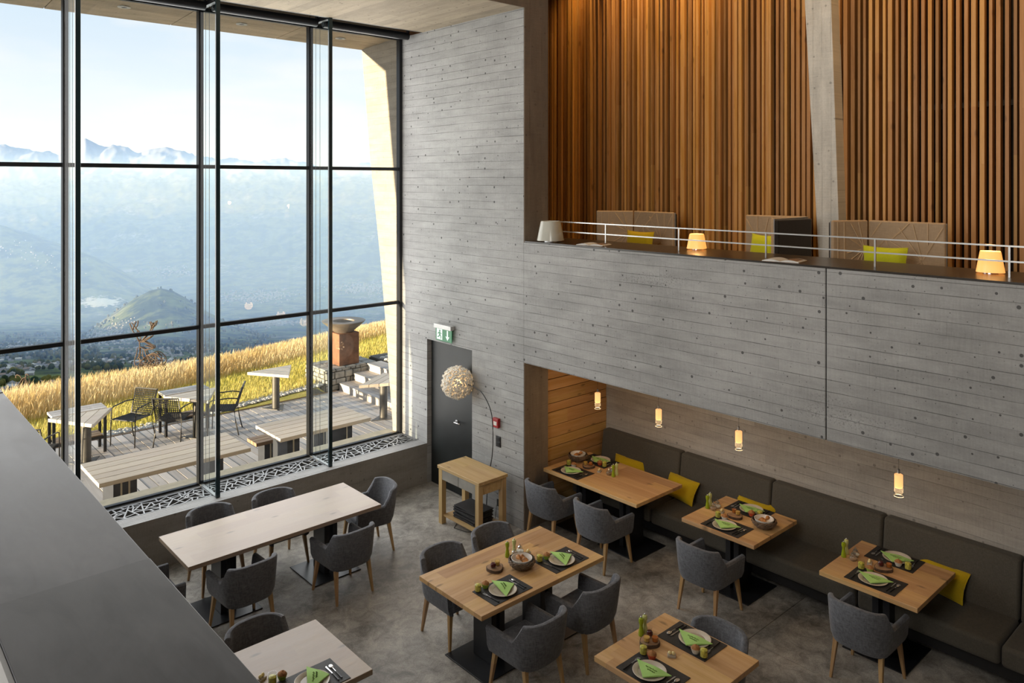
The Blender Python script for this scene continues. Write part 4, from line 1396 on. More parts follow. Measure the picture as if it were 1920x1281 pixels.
def open_book(x, y, rz, label):
    o = thing('open_book', label, 'book', (x, y, 3.6485), rz, 'open books on the counter')
    for s_ in (-1, 1):
        vs = []; n = 8
        for i in range(n + 1):
            f = i / n
            vs += [(s_ * f * .17, -.12, .006 + .022 * math.sin(f * math.pi * .9) * (1 - f * .5)), (s_ * f * .17, .12, .006 + .022 * math.sin(f * math.pi * .9) * (1 - f * .5))]
        k = len(vs)
        vs += [(a, b, .002) for a, b, c in vs]
        fs = []
        for i in range(n):
            a, b = 2 * i, 2 * i + 2
            fs += [(a, b, b + 1, a + 1), (k + a, k + a + 1, k + b + 1, k + b), (a, k + a, k + b, b), (a + 1, b + 1, k + b + 1, k + a + 1)]
        fs += [(0, 1, k + 1, k), (2 * n, k + 2 * n, k + 2 * n + 1, 2 * n + 1)]
        pg = MB().add(vs, fs).build('pages', M['paper'], o)
        ph = MB()
        if s_ == 1:
            q = []
            for i in range(2, n):
                f = i / n
                z = .0068 + .022 * math.sin(f * math.pi * .9) * (1 - f * .5)
                q += [(s_ * f * .17, -.10, z), (s_ * f * .17, .10, z)]
            ph.add(q, [(2 * i, 2 * i + 2, 2 * i + 3, 2 * i + 1) for i in range(n - 3)])
            ph.build('printed_picture', M['bookphoto'], pg)
    MB().box(-.178, .178, -.126, .126, 0, .002).build('cover', M['bookphoto'], o)
    return o
open_book(6.80, 6.10, R(-75), 'open picture book on the counter near the unlit lamp')
open_book(6.76, 3.67, R(-80), 'open picture book on the counter above the vertical joint')


def cord(parent, a, b):
    MB().tube([(a[0], -.002, a[1]), (b[0], -.002, b[1])], .008, 5).build('seam_cord', M['piping'], parent)


def panel_cords(parent, hub, ends):
    for a, b in ends:
        cord(parent, (hub[0] + (a - hub[0]) * .04, hub[1] + (b - hub[1]) * .04), (a, b))


def armchair(x, y, rz, label, wing=1, wing_ang=75, wmain=.82, wwing=.62, mirror=False):
    """origin at the corner where back and wing meet; back runs along +x, faces -y; wing folds forward"""
    o = thing('wing_armchair', label, 'armchair', (x, y, 2.651), rz, 'quilted armchairs')
    if mirror: o.scale = (1, -1, 1)
    H_ = 1.33
    def panel(w_, nm):
        p = MB().box(0, w_, 0, .045, .12, H_).build(nm, M['leather'], o, bevel=.018, seg=3, smooth='auto')
        bk = MB().box(.01, w_ - .01, .046, .10, .12, H_ - .02).build('rear_shell', M['leather_dark'], p, bevel=.015)
        MB().tube([(w_ - .004, .047, .13), (w_ - .004, .047, H_ - .01), (.01, .047, H_ - .006)], .006, 5).build('edge_piping', M['pipe_grey'], p)
        return p
    b = panel(wmain, 'back_panel')
    w_ = wmain
    panel_cords(b, (.72 * w_, .93), [(.98 * w_, 1.28), (.60 * w_, 1.30), (.42 * w_, 1.26), (.30 * w_, 1.12), (.34 * w_, .98), (.46 * w_, .80), (.60 * w_, .62), (.98 * w_, .66)])
    for a, c_ in (((.42 * w_, 1.20), (.55 * w_, 1.31)), ((.30 * w_, 1.12), (.46 * w_, 1.24)), ((.04 * w_, .95), (.24 * w_, 1.14)), ((.24 * w_, 1.14), (.36 * w_, .85)), ((.04 * w_, 1.15), (.18 * w_, 1.31)), ((.79 * w_, 1.10), (.79 * w_, 1.32))):
        cord(b, a, c_)
    wg = panel(wwing, 'wing_panel')
    panel_cords(wg, (.12 * wwing, 1.02), [(.5 * wwing, 1.30), (.28 * wwing, 1.31), (.62 * wwing, 1.16), (.6 * wwing, .98), (.58 * wwing, .88), (.5 * wwing, .78), (.36 * wwing, .66)])
    for q in (.66, .84): cord(wg, (q * wwing, .2), (q * wwing + .01, 1.31))
    # swing the wing forward about the corner
    if wing == 1:
        wg.rotation_euler = (0, 0, R(180 + wing_ang)); wg.scale = (1, -1, 1)
    st = MB().prism([(.0, -.02), (wmain - .02, -.02), (wmain - .06, -.62), (.22, -.62)][::-1], .26, .44).build('seat', M['leather'], o, bevel=.03, seg=3, smooth='auto')
    MB().prism([(.03, -.04), (wmain - .06, -.04), (wmain - .1, -.58), (.25, -.58)][::-1], .16, .259).build('seat_frame', M['leather_dark'], o)
    for px, py in ((.08, -.07), (wmain - .1, -.07), (.28, -.54), (wmain - .14, -.54)):
        MB().tube([(px, py, 0), (px, py, .16)], .014, 8).build('leg', M['black'], o)
    return o


# their backs stand against the slats, sitters look out over the hall (-x)
AX = 8.62
armchair(AX, 6.98, R(-90 - 6), 'taupe quilted wing armchair nearest the brown jamb', 1, 48, .74, .52)
armchair(8.74, 4.48, R(90 + 8), 'pale quilted wing armchair beside the leaning column, dark side showing', 1, 105, .74, .66, True)
armchair(8.42, 3.60, R(-90 - 4), 'taupe quilted wing armchair farthest along the counter', 1, 62, .78, .42)
cushion('cush_up', 'cushion', (8.12, 6.50, 3.40), R(84), R(8), 'mustard cushion in the armchair nearest the brown jamb', w_=.50, h_=.36)
cushion('cush_lime', 'cushion_lime', (8.38, 4.86, 3.33), R(75), R(10), 'lime cushion in the pale armchair beside the leaning column', w_=.42, h_=.46)
cushion('cush_up2', 'cushion_lime', (8.02, 3.28, 3.38), R(92), R(8), 'lime cushion in the armchair farthest along the counter', w_=.44, h_=.38)
for o in [x for x in bpy.data.objects if x.name.startswith('cushion') and x.location.z > 3]:
    o.location.z -= .02

# assumed warm wall washers along the lounge ceiling, fixtures out of view
for y, e in ((8.2, 60), (7.0, 95), (5.6, 70), (3.9, 60), (2.4, 55), (.9, 45)):
    l = bpy.data.lights.new('assumed_wall_washer', 'SPOT'); l.energy = e * 2.2; l.color = (1, .60, .22); l.spot_size = R(85); l.spot_blend = .9; l.shadow_soft_size = .06
    lo = bpy.data.objects.new('assumed_wall_washer', l); COL.objects.link(lo); lo.location = (8.75, y, ZR - .15)
    lo.rotation_euler = Vector((.16, 0, -1)).to_track_quat('-Z', 'Y').to_euler()

# ================================================================ TERRACE
dk = thing('floor_terrace', 'weathered grey plank terrace in front of the glass', None, kind='structure')
x = .65; i = 0
rs = random.Random(21)
while x < 10.6:
    wd = .138
    dz = rs.uniform(-.002, .002)
    y1 = 15.06 if x < 8.45 else 13.0 if x > 9.9 else 15.06
    o = MB().box(-wd / 2 + .006, wd / 2 - .006, 0, y1 - 10.03, -.03, 0).build('deck_plank', M['deck'], dk)
    o.location = (x + wd / 2, 10.03, ZD + dz)
    x += wd
MB().box(.6, 10.8, 10.02, 15.05, ZD - .2, ZD - .05).build('substructure', M['duct'], dk)
MB().box(.6, 8.45, 15.062, 15.10, ZD - .15, ZD + .012).build('edge_board', M['teak_br'], dk)

def zg(x, y):
    z = -.09 + .06 * (x - 6.5) + .05 * max(0, x - 8) - .03 * (y - 15)
    d_ = max(0, y - (17.2 - .1 * (x - 6)))
    z -= .035 * d_ * d_ if d_ < 8 else .035 * 64 + .56 * (d_ - 8)
    return z

# pebble border: too many and too small to count
pb = MB(); rg = random.Random(17)
for i in range(1700):
    x = rg.uniform(.8, 8.15); y = 15.115 + abs(rg.gauss(0, .13))
    if y > 15.42: continue
    r_ = rg.uniform(.018, .045)
    pb.blob((x, y, max(ZD - .0, zg(x, y) - .02) + r_ * .3), (r_ * rg.uniform(.9, 1.4), r_ * rg.uniform(.8, 1.2), r_ * .6), 6, 4, .12, rg)
tag(pb.build('pebble_border', M['pebble'], None, smooth=True), 'pale pebble strip along the terrace edge', 'pebbles', None, 'stuff')

def plank_top(parent, x0, x1, y0, y1, z0, z1, n, mat, along='x', gap=.012):
    for i in range(n):
        if along == 'x':
            a = y0 + (y1 - y0) * i / n; b = y0 + (y1 - y0) * (i + 1) / n
            MB().box(x0, x1, a + gap / 2, b - gap / 2, z0, z1).build('plank', mat, parent, bevel=.003)
        else:
            a = x0 + (x1 - x0) * i / n; b = x0 + (x1 - x0) * (i + 1) / n
            MB().box(a + gap / 2, b - gap / 2, y0, y1, z0, z1).build('plank', mat, parent, bevel=.003)

def plate_leg(parent, x, y0, y1, z1, strips):
    hw = .055 + .045 * strips
    p = MB().box(x - hw, x + hw, y0, y1, 0, z1).build('leg', M['legplate'], parent)
    for s_ in range(strips):
        xx = x - hw + 2 * hw * (s_ + 1) / (strips + 1)
        MB().box(xx - .011, xx + .011, y0 - .006, y0 - .0005, 0, z1 - .005).build('cream_strip', M['creamstrip'], p)

pc = thing('picnic_table', 'long weathered plank table outside near the gallery', 'table', (0, 0, ZD), 0, 'plank tables on the terrace')
plank_top(pc, 2.65, 4.63, 10.72, 11.66, .70, .755, 5, M['teak'])
plate_leg(pc, 3.02, 10.95, 11.45, .70, 2); plate_leg(pc, 4.22, 10.95, 11.45, .70, 1)
pc = thing('picnic_table', 'long weathered plank table outside near the sunlit side wall', 'table', (0, 0, ZD), 0, 'plank tables on the terrace')
plank_top(pc, 5.11, 6.66, 10.79, 11.67, .70, .755, 5, M['teak'])
plate_leg(pc, 5.42, 11.0, 11.5, .70, 1); plate_leg(pc, 6.34, 11.0, 11.5, .70, 1)
pc = thing('outdoor_bench', 'brown plank bench behind the plank table near the sunlit side wall', 'bench', (0, 0, ZD), 0, 'plank benches on the terrace')
plank_top(pc, 5.14, 6.6, 11.70, 12.06, .395, .45, 3, M['teak_br'])
plate_leg(pc, 5.40, 11.76, 12.0, .395, 1); plate_leg(pc, 6.34, 11.76, 12.0, .395, 1)
pc = thing('outdoor_bench', 'brown plank bench mostly hidden below the window ledge', 'bench', (0, 0, ZD), 0, 'plank benches on the terrace')
plank_top(pc, 2.74, 4.54, 10.36, 10.71, .395, .45, 3, M['teak_br'])
plate_leg(pc, 3.05, 10.42, 10.66, .395, 1); plate_leg(pc, 4.22, 10.42, 10.66, .395, 1)


def tri_table(verts, post, label, h=.75):
    o = thing('triangular_table', label, 'table', (post[0], post[1], ZD), 0, 'triangular tables on the terrace')
    V = [Vector((a - post[0], b - post[1])) for a, b in verts]
    # planks: slice the triangle across its longest edge direction
    e = max(((V[i], V[(i + 1) % 3]) for i in range(3)), key=lambda q: (q[1] - q[0]).length)
    d_ = (e[1] - e[0]).normalized(); n_ = Vector((-d_.y, d_.x))
    s_ = [v.dot(n_) for v in V]; lo, hi = min(s_), max(s_)
    def clip(poly, val, keep):
        out = []
        for i in range(len(poly)):
            p, q = poly[i], poly[(i + 1) % len(poly)]
            a, b = (p.dot(n_) - val) * keep, (q.dot(n_) - val) * keep
            if a >= 0: out.append(p)
            if a * b < 0: out.append(p + (q - p) * (a / (a - b)))
        return out
    if (V[1] - V[0]).cross(V[2] - V[0]) < 0: V = V[::-1]
    k = 5
    for i in range(k):
        a, b = lo + (hi - lo) * i / k + .005, lo + (hi - lo) * (i + 1) / k - .005
        pl_ = clip(clip(V, a, 1), b, -1)
        if len(pl_) >= 3: MB().prism([tuple(p) for p in pl_], h - .055, h).build('plank', M['teak'], o, bevel=.003)
    MB().tube([(0, 0, .012), (0, 0, h - .056)], .075, 20).build('post', M['post'], o, smooth='auto')
    MB().prism([tuple(v * .52) for v in V], 0, .012).build('base_plate', M['post'], o)
    return o
tri_table([(2.77, 14.25), (3.72, 14.25), (3.24, 13.43)], (3.27, 14.0), 'triangular plank table on a grey post nearest the gallery')
tri_table([(4.58, 14.34), (5.52, 14.34), (5.08, 13.56)], (5.08, 14.07), 'triangular plank table between two metal chairs')
tri_table([(6.41, 15.04), (7.36, 15.04), (6.91, 14.23)], (6.89, 14.76), 'triangular plank table standing alone at the grass edge')
tri_table([(7.55, 12.66), (8.45, 13.2), (8.42, 12.28)], (8.17, 12.78), 'triangular plank table beside the terrace steps')


def console(x0, x1, y0, y1, label):
    o = thing('outdoor_console', label, 'console', (0, 0, ZD), 0, 'grey consoles on the terrace')
    plank_top(o, x0, x1, y0, y1, .71, .75, 3, M['deck'])
    for a in (x0 + .03, x1 - .03):
        for b in (y0 + .03, y1 - .03): MB().box(a - .022, a + .022, b - .022, b + .022, 0, .71).build('leg', M['black'], o)
    plank_top(o, x0 + .06, x1 - .06, y0 + .02, y1 - .02, .28, .30, 3, M['teak_br'])
    MB().box(x0 + .03, x1 - .03, y0 + .012, y0 + .03, .24, .28).box(x0 + .03, x1 - .03, y1 - .03, y1 - .012, .24, .28).build('shelf_rail', M['black'], o)
    return o
console(2.84, 3.66, 14.29, 14.68, 'grey plank console behind the triangular table nearest the gallery')
console(4.62, 5.42, 14.38, 14.76, 'grey plank console behind the triangular table between the chairs')


def metal_chair():
    o = thing('metal_chair', '', 'chair')
    # sitter faces +y
    def lattice(p00, p10, p01, p11, nu, nv, bar, bow):
        mb = MB(); p00, p10, p01, p11 = map(Vector, (p00, p10, p01, p11))
        nr = (p10 - p00).cross(p01 - p00).normalized()
        def pt(u, v): return p00 * (1 - u) * (1 - v) + p10 * u * (1 - v) + p01 * (1 - u) * v + p11 * u * v - nr * bow * math.sin(math.pi * u)
        for i in range(nu + 1): mb.tube([pt(i / nu, j / 4) for j in range(5)], bar, 4)
        for j in range(nv + 1): mb.tube([pt(i / 8, j / nv) for i in range(9)], bar, 4)
        return mb
    lattice((-.21, -.20, .44), (.21, -.20, .44), (-.22, .22, .455), (.22, .22, .455), 14, 12, .0075, .012).build('perforated_seat', M['perf'], o)
    lattice((-.20, -.21, .47), (.20, -.21, .47), (-.215, -.33, .85), (.215, -.33, .85), 13, 11, .0075, -.02).build('perforated_back', M['perf'], o)
    for s_ in (-1, 1):
        MB().tube([(s_ * .225, -.345, .86), (s_ * .22, -.21, .45), (s_ * .225, -.24, .22), (s_ * .235, -.29, 0)], .011, 7).build('rear_leg', M['perf'], o, smooth=True)
        MB().tube([(s_ * .25, .24, 0), (s_ * .25, .225, .45), (s_ * .255, .21, .63), (s_ * .255, .16, .655), (s_ * .245, -.12, .68), (s_ * .225, -.28, .66)], .011, 7).build('arm_and_front_leg', M['perf'], o, smooth=True)
    MB().tube([(-.25, .225, .45), (.25, .225, .45)], .010, 7).tube([(-.22, -.21, .45), (.22, -.21, .45)], .010, 7).build('seat_rail', M['perf'], o)
    MB().tube([(-.225, -.345, .86), (.225, -.345, .86)], .010, 7).build('top_rail', M['perf'], o)
    return o
for x, y, f, lab in ((4.12, 14.50, 213, 'perforated metal armchair facing left beside the gallery-side triangular table'), (4.66, 14.02, 48, 'perforated metal armchair seen from behind left of the second triangular table'),
                     (5.52, 13.97, 150, 'perforated metal armchair right of the second triangular table'), (2.50, 13.72, 55, 'perforated metal armchair half hidden by the dark ledge')):
    place('metal_chair', metal_chair, (x, y, ZD), R(f - 90), lab, 'chair', 'perforated metal chairs')

# steps, stone plinth, fire bowl
st = thing('terrace_steps', 'three weathered wooden steps up from the terrace', 'steps', (0, 0, 0))
for i in range(3):
    x0 = 8.50 + i * .36; z1 = ZD + .16 * (i + 1)
    s = MB().box(x0 + .01, x0 + .38, 12.6, 15.08, ZD, z1 - .03).build('riser', M['teak_y'], st)
    for j in range(3): MB().box(x0 + .123 * j, x0 + .123 * j + .117, 12.58, 15.09, z1 - .03, z1).build('tread_plank', M['teak_y'], s, bevel=.003)
sw_ = thing('stone_wall', 'rubble stone plinth under the fire bowl', 'stone wall', (0, 0, 0))
MB().box(8.20, 9.50, 15.15, 16.0, ZD - .2, .27).build('core', M['mortar'], sw_)
rg = random.Random(41)
def stones(mk, L, z0, z1, n):
    z = z0
    while z < z1 - .03:
        h = min(rg.uniform(.09, .17), z1 - z)
        x = 0.0
        while x < L - .02:
            w_ = min(rg.uniform(.10, .26), L - x)
            j = lambda: rg.uniform(-.008, .008)
            d0 = rg.uniform(.02, .05)
            q = [mk(x + .006 + j(), z + .005 + j(), 0), mk(x + w_ - .006 + j(), z + .005 + j(), 0), mk(x + w_ - .006 + j(), z + h - .005 + j(), 0), mk(x + .006 + j(), z + h - .005 + j(), 0)]
            q2 = [mk(x + .015 + j(), z + .013 + j(), d0), mk(x + w_ - .015 + j(), z + .013 + j(), d0), mk(x + w_ - .015 + j(), z + h - .013 + j(), d0), mk(x + .015 + j(), z + h - .013 + j(), d0)]
            MB().hexa(q + q2).build('stone', M['stone'], sw_, bevel=.008, seg=1)
            x += w_
        z += h
stones(lambda a, b, c: (8.20 + a, 15.15 - c, b), 1.25, ZD, .28, 0)
stones(lambda a, b, c: (8.20 - c, 16.0 - a, b), .85, ZD, .28, 0)
for i in range(5):
    for j in range(3):
        x0, y0 = 8.17 + i * .262, 15.11 + j * .295
        MB().hexa([(x0 + rg.uniform(0, .02), y0 + .01, .27), (x0 + .25, y0 + rg.uniform(0, .02), .27), (x0 + .25, y0 + .28, .27), (x0 + .01, y0 + .28, .27), (x0 + .01, y0 + .01, .30), (x0 + .245, y0 + .01, .31), (x0 + .245, y0 + .275, .30), (x0 + .01, y0 + .275, .305)]).build('cap_stone', M['stone'], sw_, bevel=.008, seg=1)
fb = thing('fire_bowl', 'rusted steel fire bowl on a square pedestal outside', 'fire bowl', (8.83, 15.46, .31))
MB().box(-.25, .25, -.25, .25, 0, .70).build('pedestal', M['corten'], fb, bevel=.006)
MB().lathe([(.17, .70), (.20, .70), (.47, .93), (.485, .95), (.475, .955), (.24, .945), (.23, .90), (.16, .82), (.15, .80)], 40).build('bowl', M['bowl'], fb, smooth='auto')
MB().lathe([(0, .80), (.15, .80), (.16, .82), (0, .83)], 24).build('ash_pit', M['duct'], fb)
cb_ = thing('cobble_path', 'grey cobbles set beside the steps', 'cobbles', (0, 0, 0))
for i in range(11):
    for j in range(11):
        x, y = 9.74 + i * .15 + rg.uniform(-.03, .03), 13.4 + j * .19 + rg.uniform(-.04, .04)
        r_ = rg.uniform(.06, .085)
        MB().blob((x, y, .31), (r_ * rg.uniform(.9, 1.25), r_, .035), 8, 5, .06, rg).build('cobble', M['pebble'], cb_, smooth=True)
MB().box(9.64, 11.4, 13.2, 15.7, -.1, .30).build('bed', M['mortar'], cb_)
hr = thing('hand_rail', 'looped steel handrail beside the upper step', 'handrail', (8.98, 13.30, .14))
MB().tube([(0, .05, .0), (0, .05, .75), (0, 0, .85), (0, -.1, .86), (.0, -.16, .8), (0, -.18, .2), (0, -.25, .08), (0, -.5, .02)], .022, 8).build('tube', M['grille'], hr, smooth=True)
MB().tube([(0, .05, 0), (0, .05, .84)], .03, 8).build('post', M['creamstrip'], hr, smooth=True)

# ---------------------------------------------------------------- meadow
gm = MB()
gx = np.linspace(-8, 30, 96); gy = np.concatenate([np.linspace(15.06, 24, 46), np.linspace(24.6, 60, 30)])
for y in gy:
    for x in gx:
        zz2 = zg(x, y) + (.03 * mnoise.noise(Vector((x * .9, y * .9, 3))) if y > 15.3 else -.03)
        if 8.0 < x < 11.6 and y < 15.85: zz2 = -.35
        gm.v.append((x, y, zz2))
nx = len(gx)
gm.f = [(j * nx + i, j * nx + i + 1, (j + 1) * nx + i + 1, (j + 1) * nx + i) for j in range(len(gy) - 1) for i in range(nx - 1)]
gm.mi = [0] * len(gm.f)
def meadow_mat():
    m, t, out = newmat('meadow_soil')
    tc = t.n('TexCoord').outputs['Object']
    a = t.noise(tc, 1.2, 5, .65); f = t.noise(tc, 25, 3)
    c = t.mix(t.ramp(a, .35, .65), (.34, .31, .06), (.55, .42, .13))
    c = t.mul(c, t.ramp(f, .3, .7, .6, 1.35))
    principled(t, out, Base_Color=c, Roughness=.95, Specular_IOR_Level=.1)
    return m
struct('ground_meadow', gm, meadow_mat(), None, 'autumn meadow rising beside the terrace', smooth=True)
def grass_mat(name, a_, b_):
    m, t, out = newmat(name)
    oi = t.n('Attribute', attribute_name='tint').outputs['Fac']
    c = t.mix(oi, a_, b_)
    d1 = t.n('BsdfDiffuse', {0: c}); d2 = t.n('BsdfTranslucent', {0: c})
    mx = t.n('MixShader', {0: .5, 1: d1.outputs[0], 2: d2.outputs[0]})
    t.t.links.new(mx.outputs[0], out.inputs[0])
    return m
def grass(name, n, region, hfun, mat, label, seed, w0, head):
    rg = np.random.RandomState(seed)
    X, Y = region(rg, n)
    keep = np.ones(len(X), bool)
    keep &= ~((X > 8.1) & (X < 9.6) & (Y < 16.1)); keep &= ~((X > 8.4) & (X < 11.4) & (Y < 15.75))
    X, Y = X[keep], Y[keep]; n = len(X)
    Z = np.array([zg(a, b) for a, b in zip(X, Y)]) - .02
    Hh = hfun(X, Y, rg)
    th = rg.uniform(0, math.pi, n); wx, wy = np.cos(th) * w0, np.sin(th) * w0
    lx, ly = rg.normal(.10, .14, n) * Hh, rg.normal(0, .14, n) * Hh
    lv = [(0, 1.0), (.5, .8), (.85, .35 if not head else 1.6), (1.0, .05)]
    V = []
    for f, k in lv:
        cx, cy, cz = X + lx * f * f, Y + ly * f * f, Z + Hh * f
        V += [np.stack([cx - wx * k, cy - wy * k, cz], 1), np.stack([cx + wx * k, cy + wy * k, cz], 1)]
    V = np.stack(V, 1).reshape(-1, 3)
    base = (np.arange(n) * 8)[:, None, None]
    q = np.array([[0, 1, 3, 2], [2, 3, 5, 4], [4, 5, 7, 6]])[None]
    Fq = (base + q).reshape(-1, 4)
    me = bpy.data.meshes.new(name)
    me.vertices.add(len(V)); me.vertices.foreach_set('co', V.ravel())
    me.loops.add(Fq.size); me.loops.foreach_set('vertex_index', Fq.ravel())
    me.polygons.add(len(Fq)); me.polygons.foreach_set('loop_start', np.arange(len(Fq)) * 4)
    me.update(); me.validate()
    at = me.attributes.new('tint', 'FLOAT', 'POINT')
    pt = np.array([mnoise.noise(Vector((a * .5, b * .5, 9))) for a, b in zip(X, Y)])
    tint = np.clip(np.repeat(.5 + .7 * pt + rg.normal(0, .28, n), 8), 0, 1)
    at.data.foreach_set('value', tint)
    me.materials.append(mat)
    o = bpy.data.objects.new(name, me); COL.objects.link(o)
    return tag(o, label, 'grass', None, 'stuff')
def reg_short(rg, n): return rg.uniform(-1, 15, n), 15.25 + rg.beta(1.0, 1.5, n) * 5.5
def reg_tall(rg, n): return rg.uniform(-1, 16, n), 17.6 + rg.beta(1.2, 1.5, n) * 5.2
grass('short_grass', 60000, reg_short, lambda X, Y, g: g.uniform(.05, .14, len(X)), grass_mat('short_grass_blades', (.50, .46, .08), (.85, .72, .26)), 'short yellow-green turf next to the terrace', 1, .006, False)
grass('tall_grass', 70000, reg_tall, lambda X, Y, g: ((.16 + .40 * g.beta(1.6, 2.2, len(X))) * np.clip(1.12 - .065 * (X - 4), .36, 1.2)) * np.clip((Y - 16.6) / 1.6, .45, 1.0), grass_mat('dry_grass_blades', (.72, .50, .20), (.95, .80, .50)), 'tall golden dry grass along the meadow crest', 2, .0034, True)

# ---------------------------------------------------------------- wire animals
def wire(name, label, cat, loc, lines, scale, org, dep):
    """lines in a side-view drawing; each line gets its own depth and a bow so the figure is round"""
    o = thing(name, label, cat, loc, R(47.95 - 90))
    for part, rad, ls in lines:
        mb = MB()
        for dpt, pts_ in ls:
            for s_ in ((-1, 1) if dpt else (1,)):
                P = []
                for i, (a, b) in enumerate(pts_):
                    f = i / max(1, len(pts_) - 1)
                    P.append(((a - org[0]) / scale, s_ * dpt * (.45 + .55 * math.sin(math.pi * f)), (org[1] - b) / scale))
                Q = []
                for i in range(len(P) - 1):
                    p0, p1, p2, p3 = [Vector(P[max(0, min(len(P) - 1, i + q))]) for q in (-1, 0, 1, 2)]
                    for k in range(4):
                        u = k / 4
                        Q.append(.5 * ((2 * p1) + (-p0 + p2) * u + (2 * p0 - 5 * p1 + 4 * p2 - p3) * u * u + (-p0 + 3 * p1 - 3 * p2 + p3) * u ** 3))
                Q.append(Vector(P[-1]))
                mb.tube(Q, rad, 6)
        mb.build(part, M['rust'], o, smooth=True)
    return o
deer = [
    ('body', .011, [(.14, [(460, 650), (455, 750), (430, 850), (440, 930), (500, 1000), (580, 1005), (650, 975), (770, 960)]), (.12, [(620, 790), (690, 755), (750, 735), (820, 770), (890, 850), (880, 940), (780, 960)]),
                    (.16, [(480, 800), (560, 880), (640, 910), (720, 930), (780, 955)]), (.17, [(620, 790), (700, 860), (770, 930)]), (.16, [(750, 740), (805, 830), (770, 930), (700, 985)]), (.10, [(540, 700), (560, 790), (610, 870), (640, 940), (600, 1000)]),
                    (.15, [(440, 900), (540, 860), (620, 800)]), (.16, [(500, 985), (540, 880), (620, 790)]), (.13, [(640, 770), (780, 850), (890, 860)]), (.0, [(470, 560), (475, 650), (470, 760), (440, 860)]), (.08, [(590, 700), (615, 780), (720, 770), (820, 775)]), (.15, [(560, 1000), (660, 900), (760, 745)])]),
    ('head', .011, [(.05, [(450, 520), (500, 560), (575, 555), (650, 600), (725, 640), (715, 672), (640, 680), (580, 690), (510, 650), (460, 660)]), (.0, [(560, 545), (630, 590), (730, 650)]), (.03, [(570, 625), (650, 640), (720, 660)]), (.06, [(530, 545), (600, 500), (690, 455), (630, 505), (540, 555)])]),
    ('antler', .014, [(.10, [(480, 545), (440, 430), (380, 345), (320, 235)]), (.10, [(385, 345), (405, 280), (430, 205)]), (.08, [(440, 430), (450, 375)])]),
    ('antler', .014, [(.06, [(520, 530), (580, 470), (640, 400), (690, 310), (655, 215)]), (.06, [(690, 312), (710, 230)]), (.06, [(690, 318), (740, 270), (765, 200)])]),
    ('front_legs', .012, [(.09, [(470, 950), (500, 1010), (445, 1080), (450, 1150), (430, 1290)]), (.07, [(600, 1000), (640, 1090), (640, 1290)]), (.06, [(640, 1010), (700, 1080), (660, 1200), (655, 1290)])]),
    ('hind_legs', .012, [(.09, [(780, 965), (860, 1040), (950, 1075), (1000, 1160), (990, 1290)]), (.07, [(880, 945), (940, 1020), (990, 1060), (985, 1140), (1030, 1290)])]),
]
def wpos(u, t): 
    a = (u - 960) / 1446; c0, s0 = math.cos(R(47.95)), math.sin(R(47.95))
    return t * (c0 + a * s0), t * (s0 - a * c0)
px_, py_ = wpos(283.5, 18.4)
wire('deer_sculpture', 'rusty wire stag sculpture standing in the tall grass', 'sculpture', (px_, py_, 4.4 - 18.4 * (580 + 1290 / 9.147 - 340) / 1446), deer, 9.147 * 1446 / 18.4, (672, 1290), 0)
cham = [
    ('body', .011, [(.14, [(545, 300), (550, 430), (600, 560), (610, 680), (560, 850), (470, 960), (300, 980), (60, 960)]), (.12, [(470, 480), (440, 560), (330, 610), (200, 640), (20, 660), (-80, 740)]), (.15, [(580, 600), (450, 700), (280, 710), (40, 700)]),
                    (.16, [(570, 720), (400, 770), (250, 740), (60, 800)]), (.13, [(480, 480), (560, 600), (600, 720)]), (.14, [(440, 560), (430, 700), (470, 850)]), (.14, [(220, 640), (280, 760), (330, 960)])]),
    ('head', .011, [(.05, [(540, 290), (470, 310), (420, 400), (360, 480), (380, 535), (450, 500), (510, 410)]), (.02, [(500, 300), (540, 400), (545, 470)]), (.03, [(470, 320), (430, 420), (370, 510)])]),
    ('horn', .013, [(.0, [(430, 320), (400, 270), (340, 245), (315, 280), (325, 310)])]), ('horn', .013, [(.0, [(530, 300), (510, 250), (545, 230), (575, 265)])]),
    ('legs', .012, [(.09, [(530, 850), (540, 980), (530, 1250)]), (.07, [(470, 940), (480, 1100), (470, 1250)]), (.1, [(20, 900), (40, 1080), (20, 1250)])]),
]
px_, py_ = wpos(35, 18.8)
wire('chamois_sculpture', 'rusty wire chamois sculpture half hidden by the dark ledge', 'sculpture', (px_, py_, 4.4 - 18.8 * (680 + 1250 / 10.67 - 340) / 1446), cham, 10.67 * 1446 / 18.8, (373, 1250), 0)

# ---------------------------------------------------------------- valley and mountains
CF, SF = math.cos(R(47.95)), math.sin(R(47.95))
TT = [.7, 1.0, 1.3, 1.7, 2.2, 3, 4, 4.6, 5.5, 6.5, 7.5, 8.5, 9.5, 10.5, 12, 14, 16, 16.6, 17.5, 19]
VV = [815, 765, 735, 708, 684, 655, 640, 632, 622, 605, 585, 562, 535, 500, 435, 368, 322, 308, 330, 380]
RU = [-900, -300, 0, 50, 110, 160, 190, 215, 260, 340, 380, 420, 470, 535, 600, 690, 760, 900, 1200, 1800]
RV = [290, 282, 274, 282, 293, 270, 281, 281, 290, 284, 292, 303, 305, 300, 317, 312, 318, 305, 300, 295]
HU = [60, 130, 150, 200, 250, 280, 300, 325, 350, 380, 430, 480, 560]; HV = [655, 640, 633, 597, 562, 546, 541, 546, 560, 580, 605, 622, 650]
SU = [-900, -300, 0, 60, 120, 180, 230, 270, 300, 340, 380]; SV = [330, 372, 420, 437, 458, 482, 508, 532, 552, 578, 600]
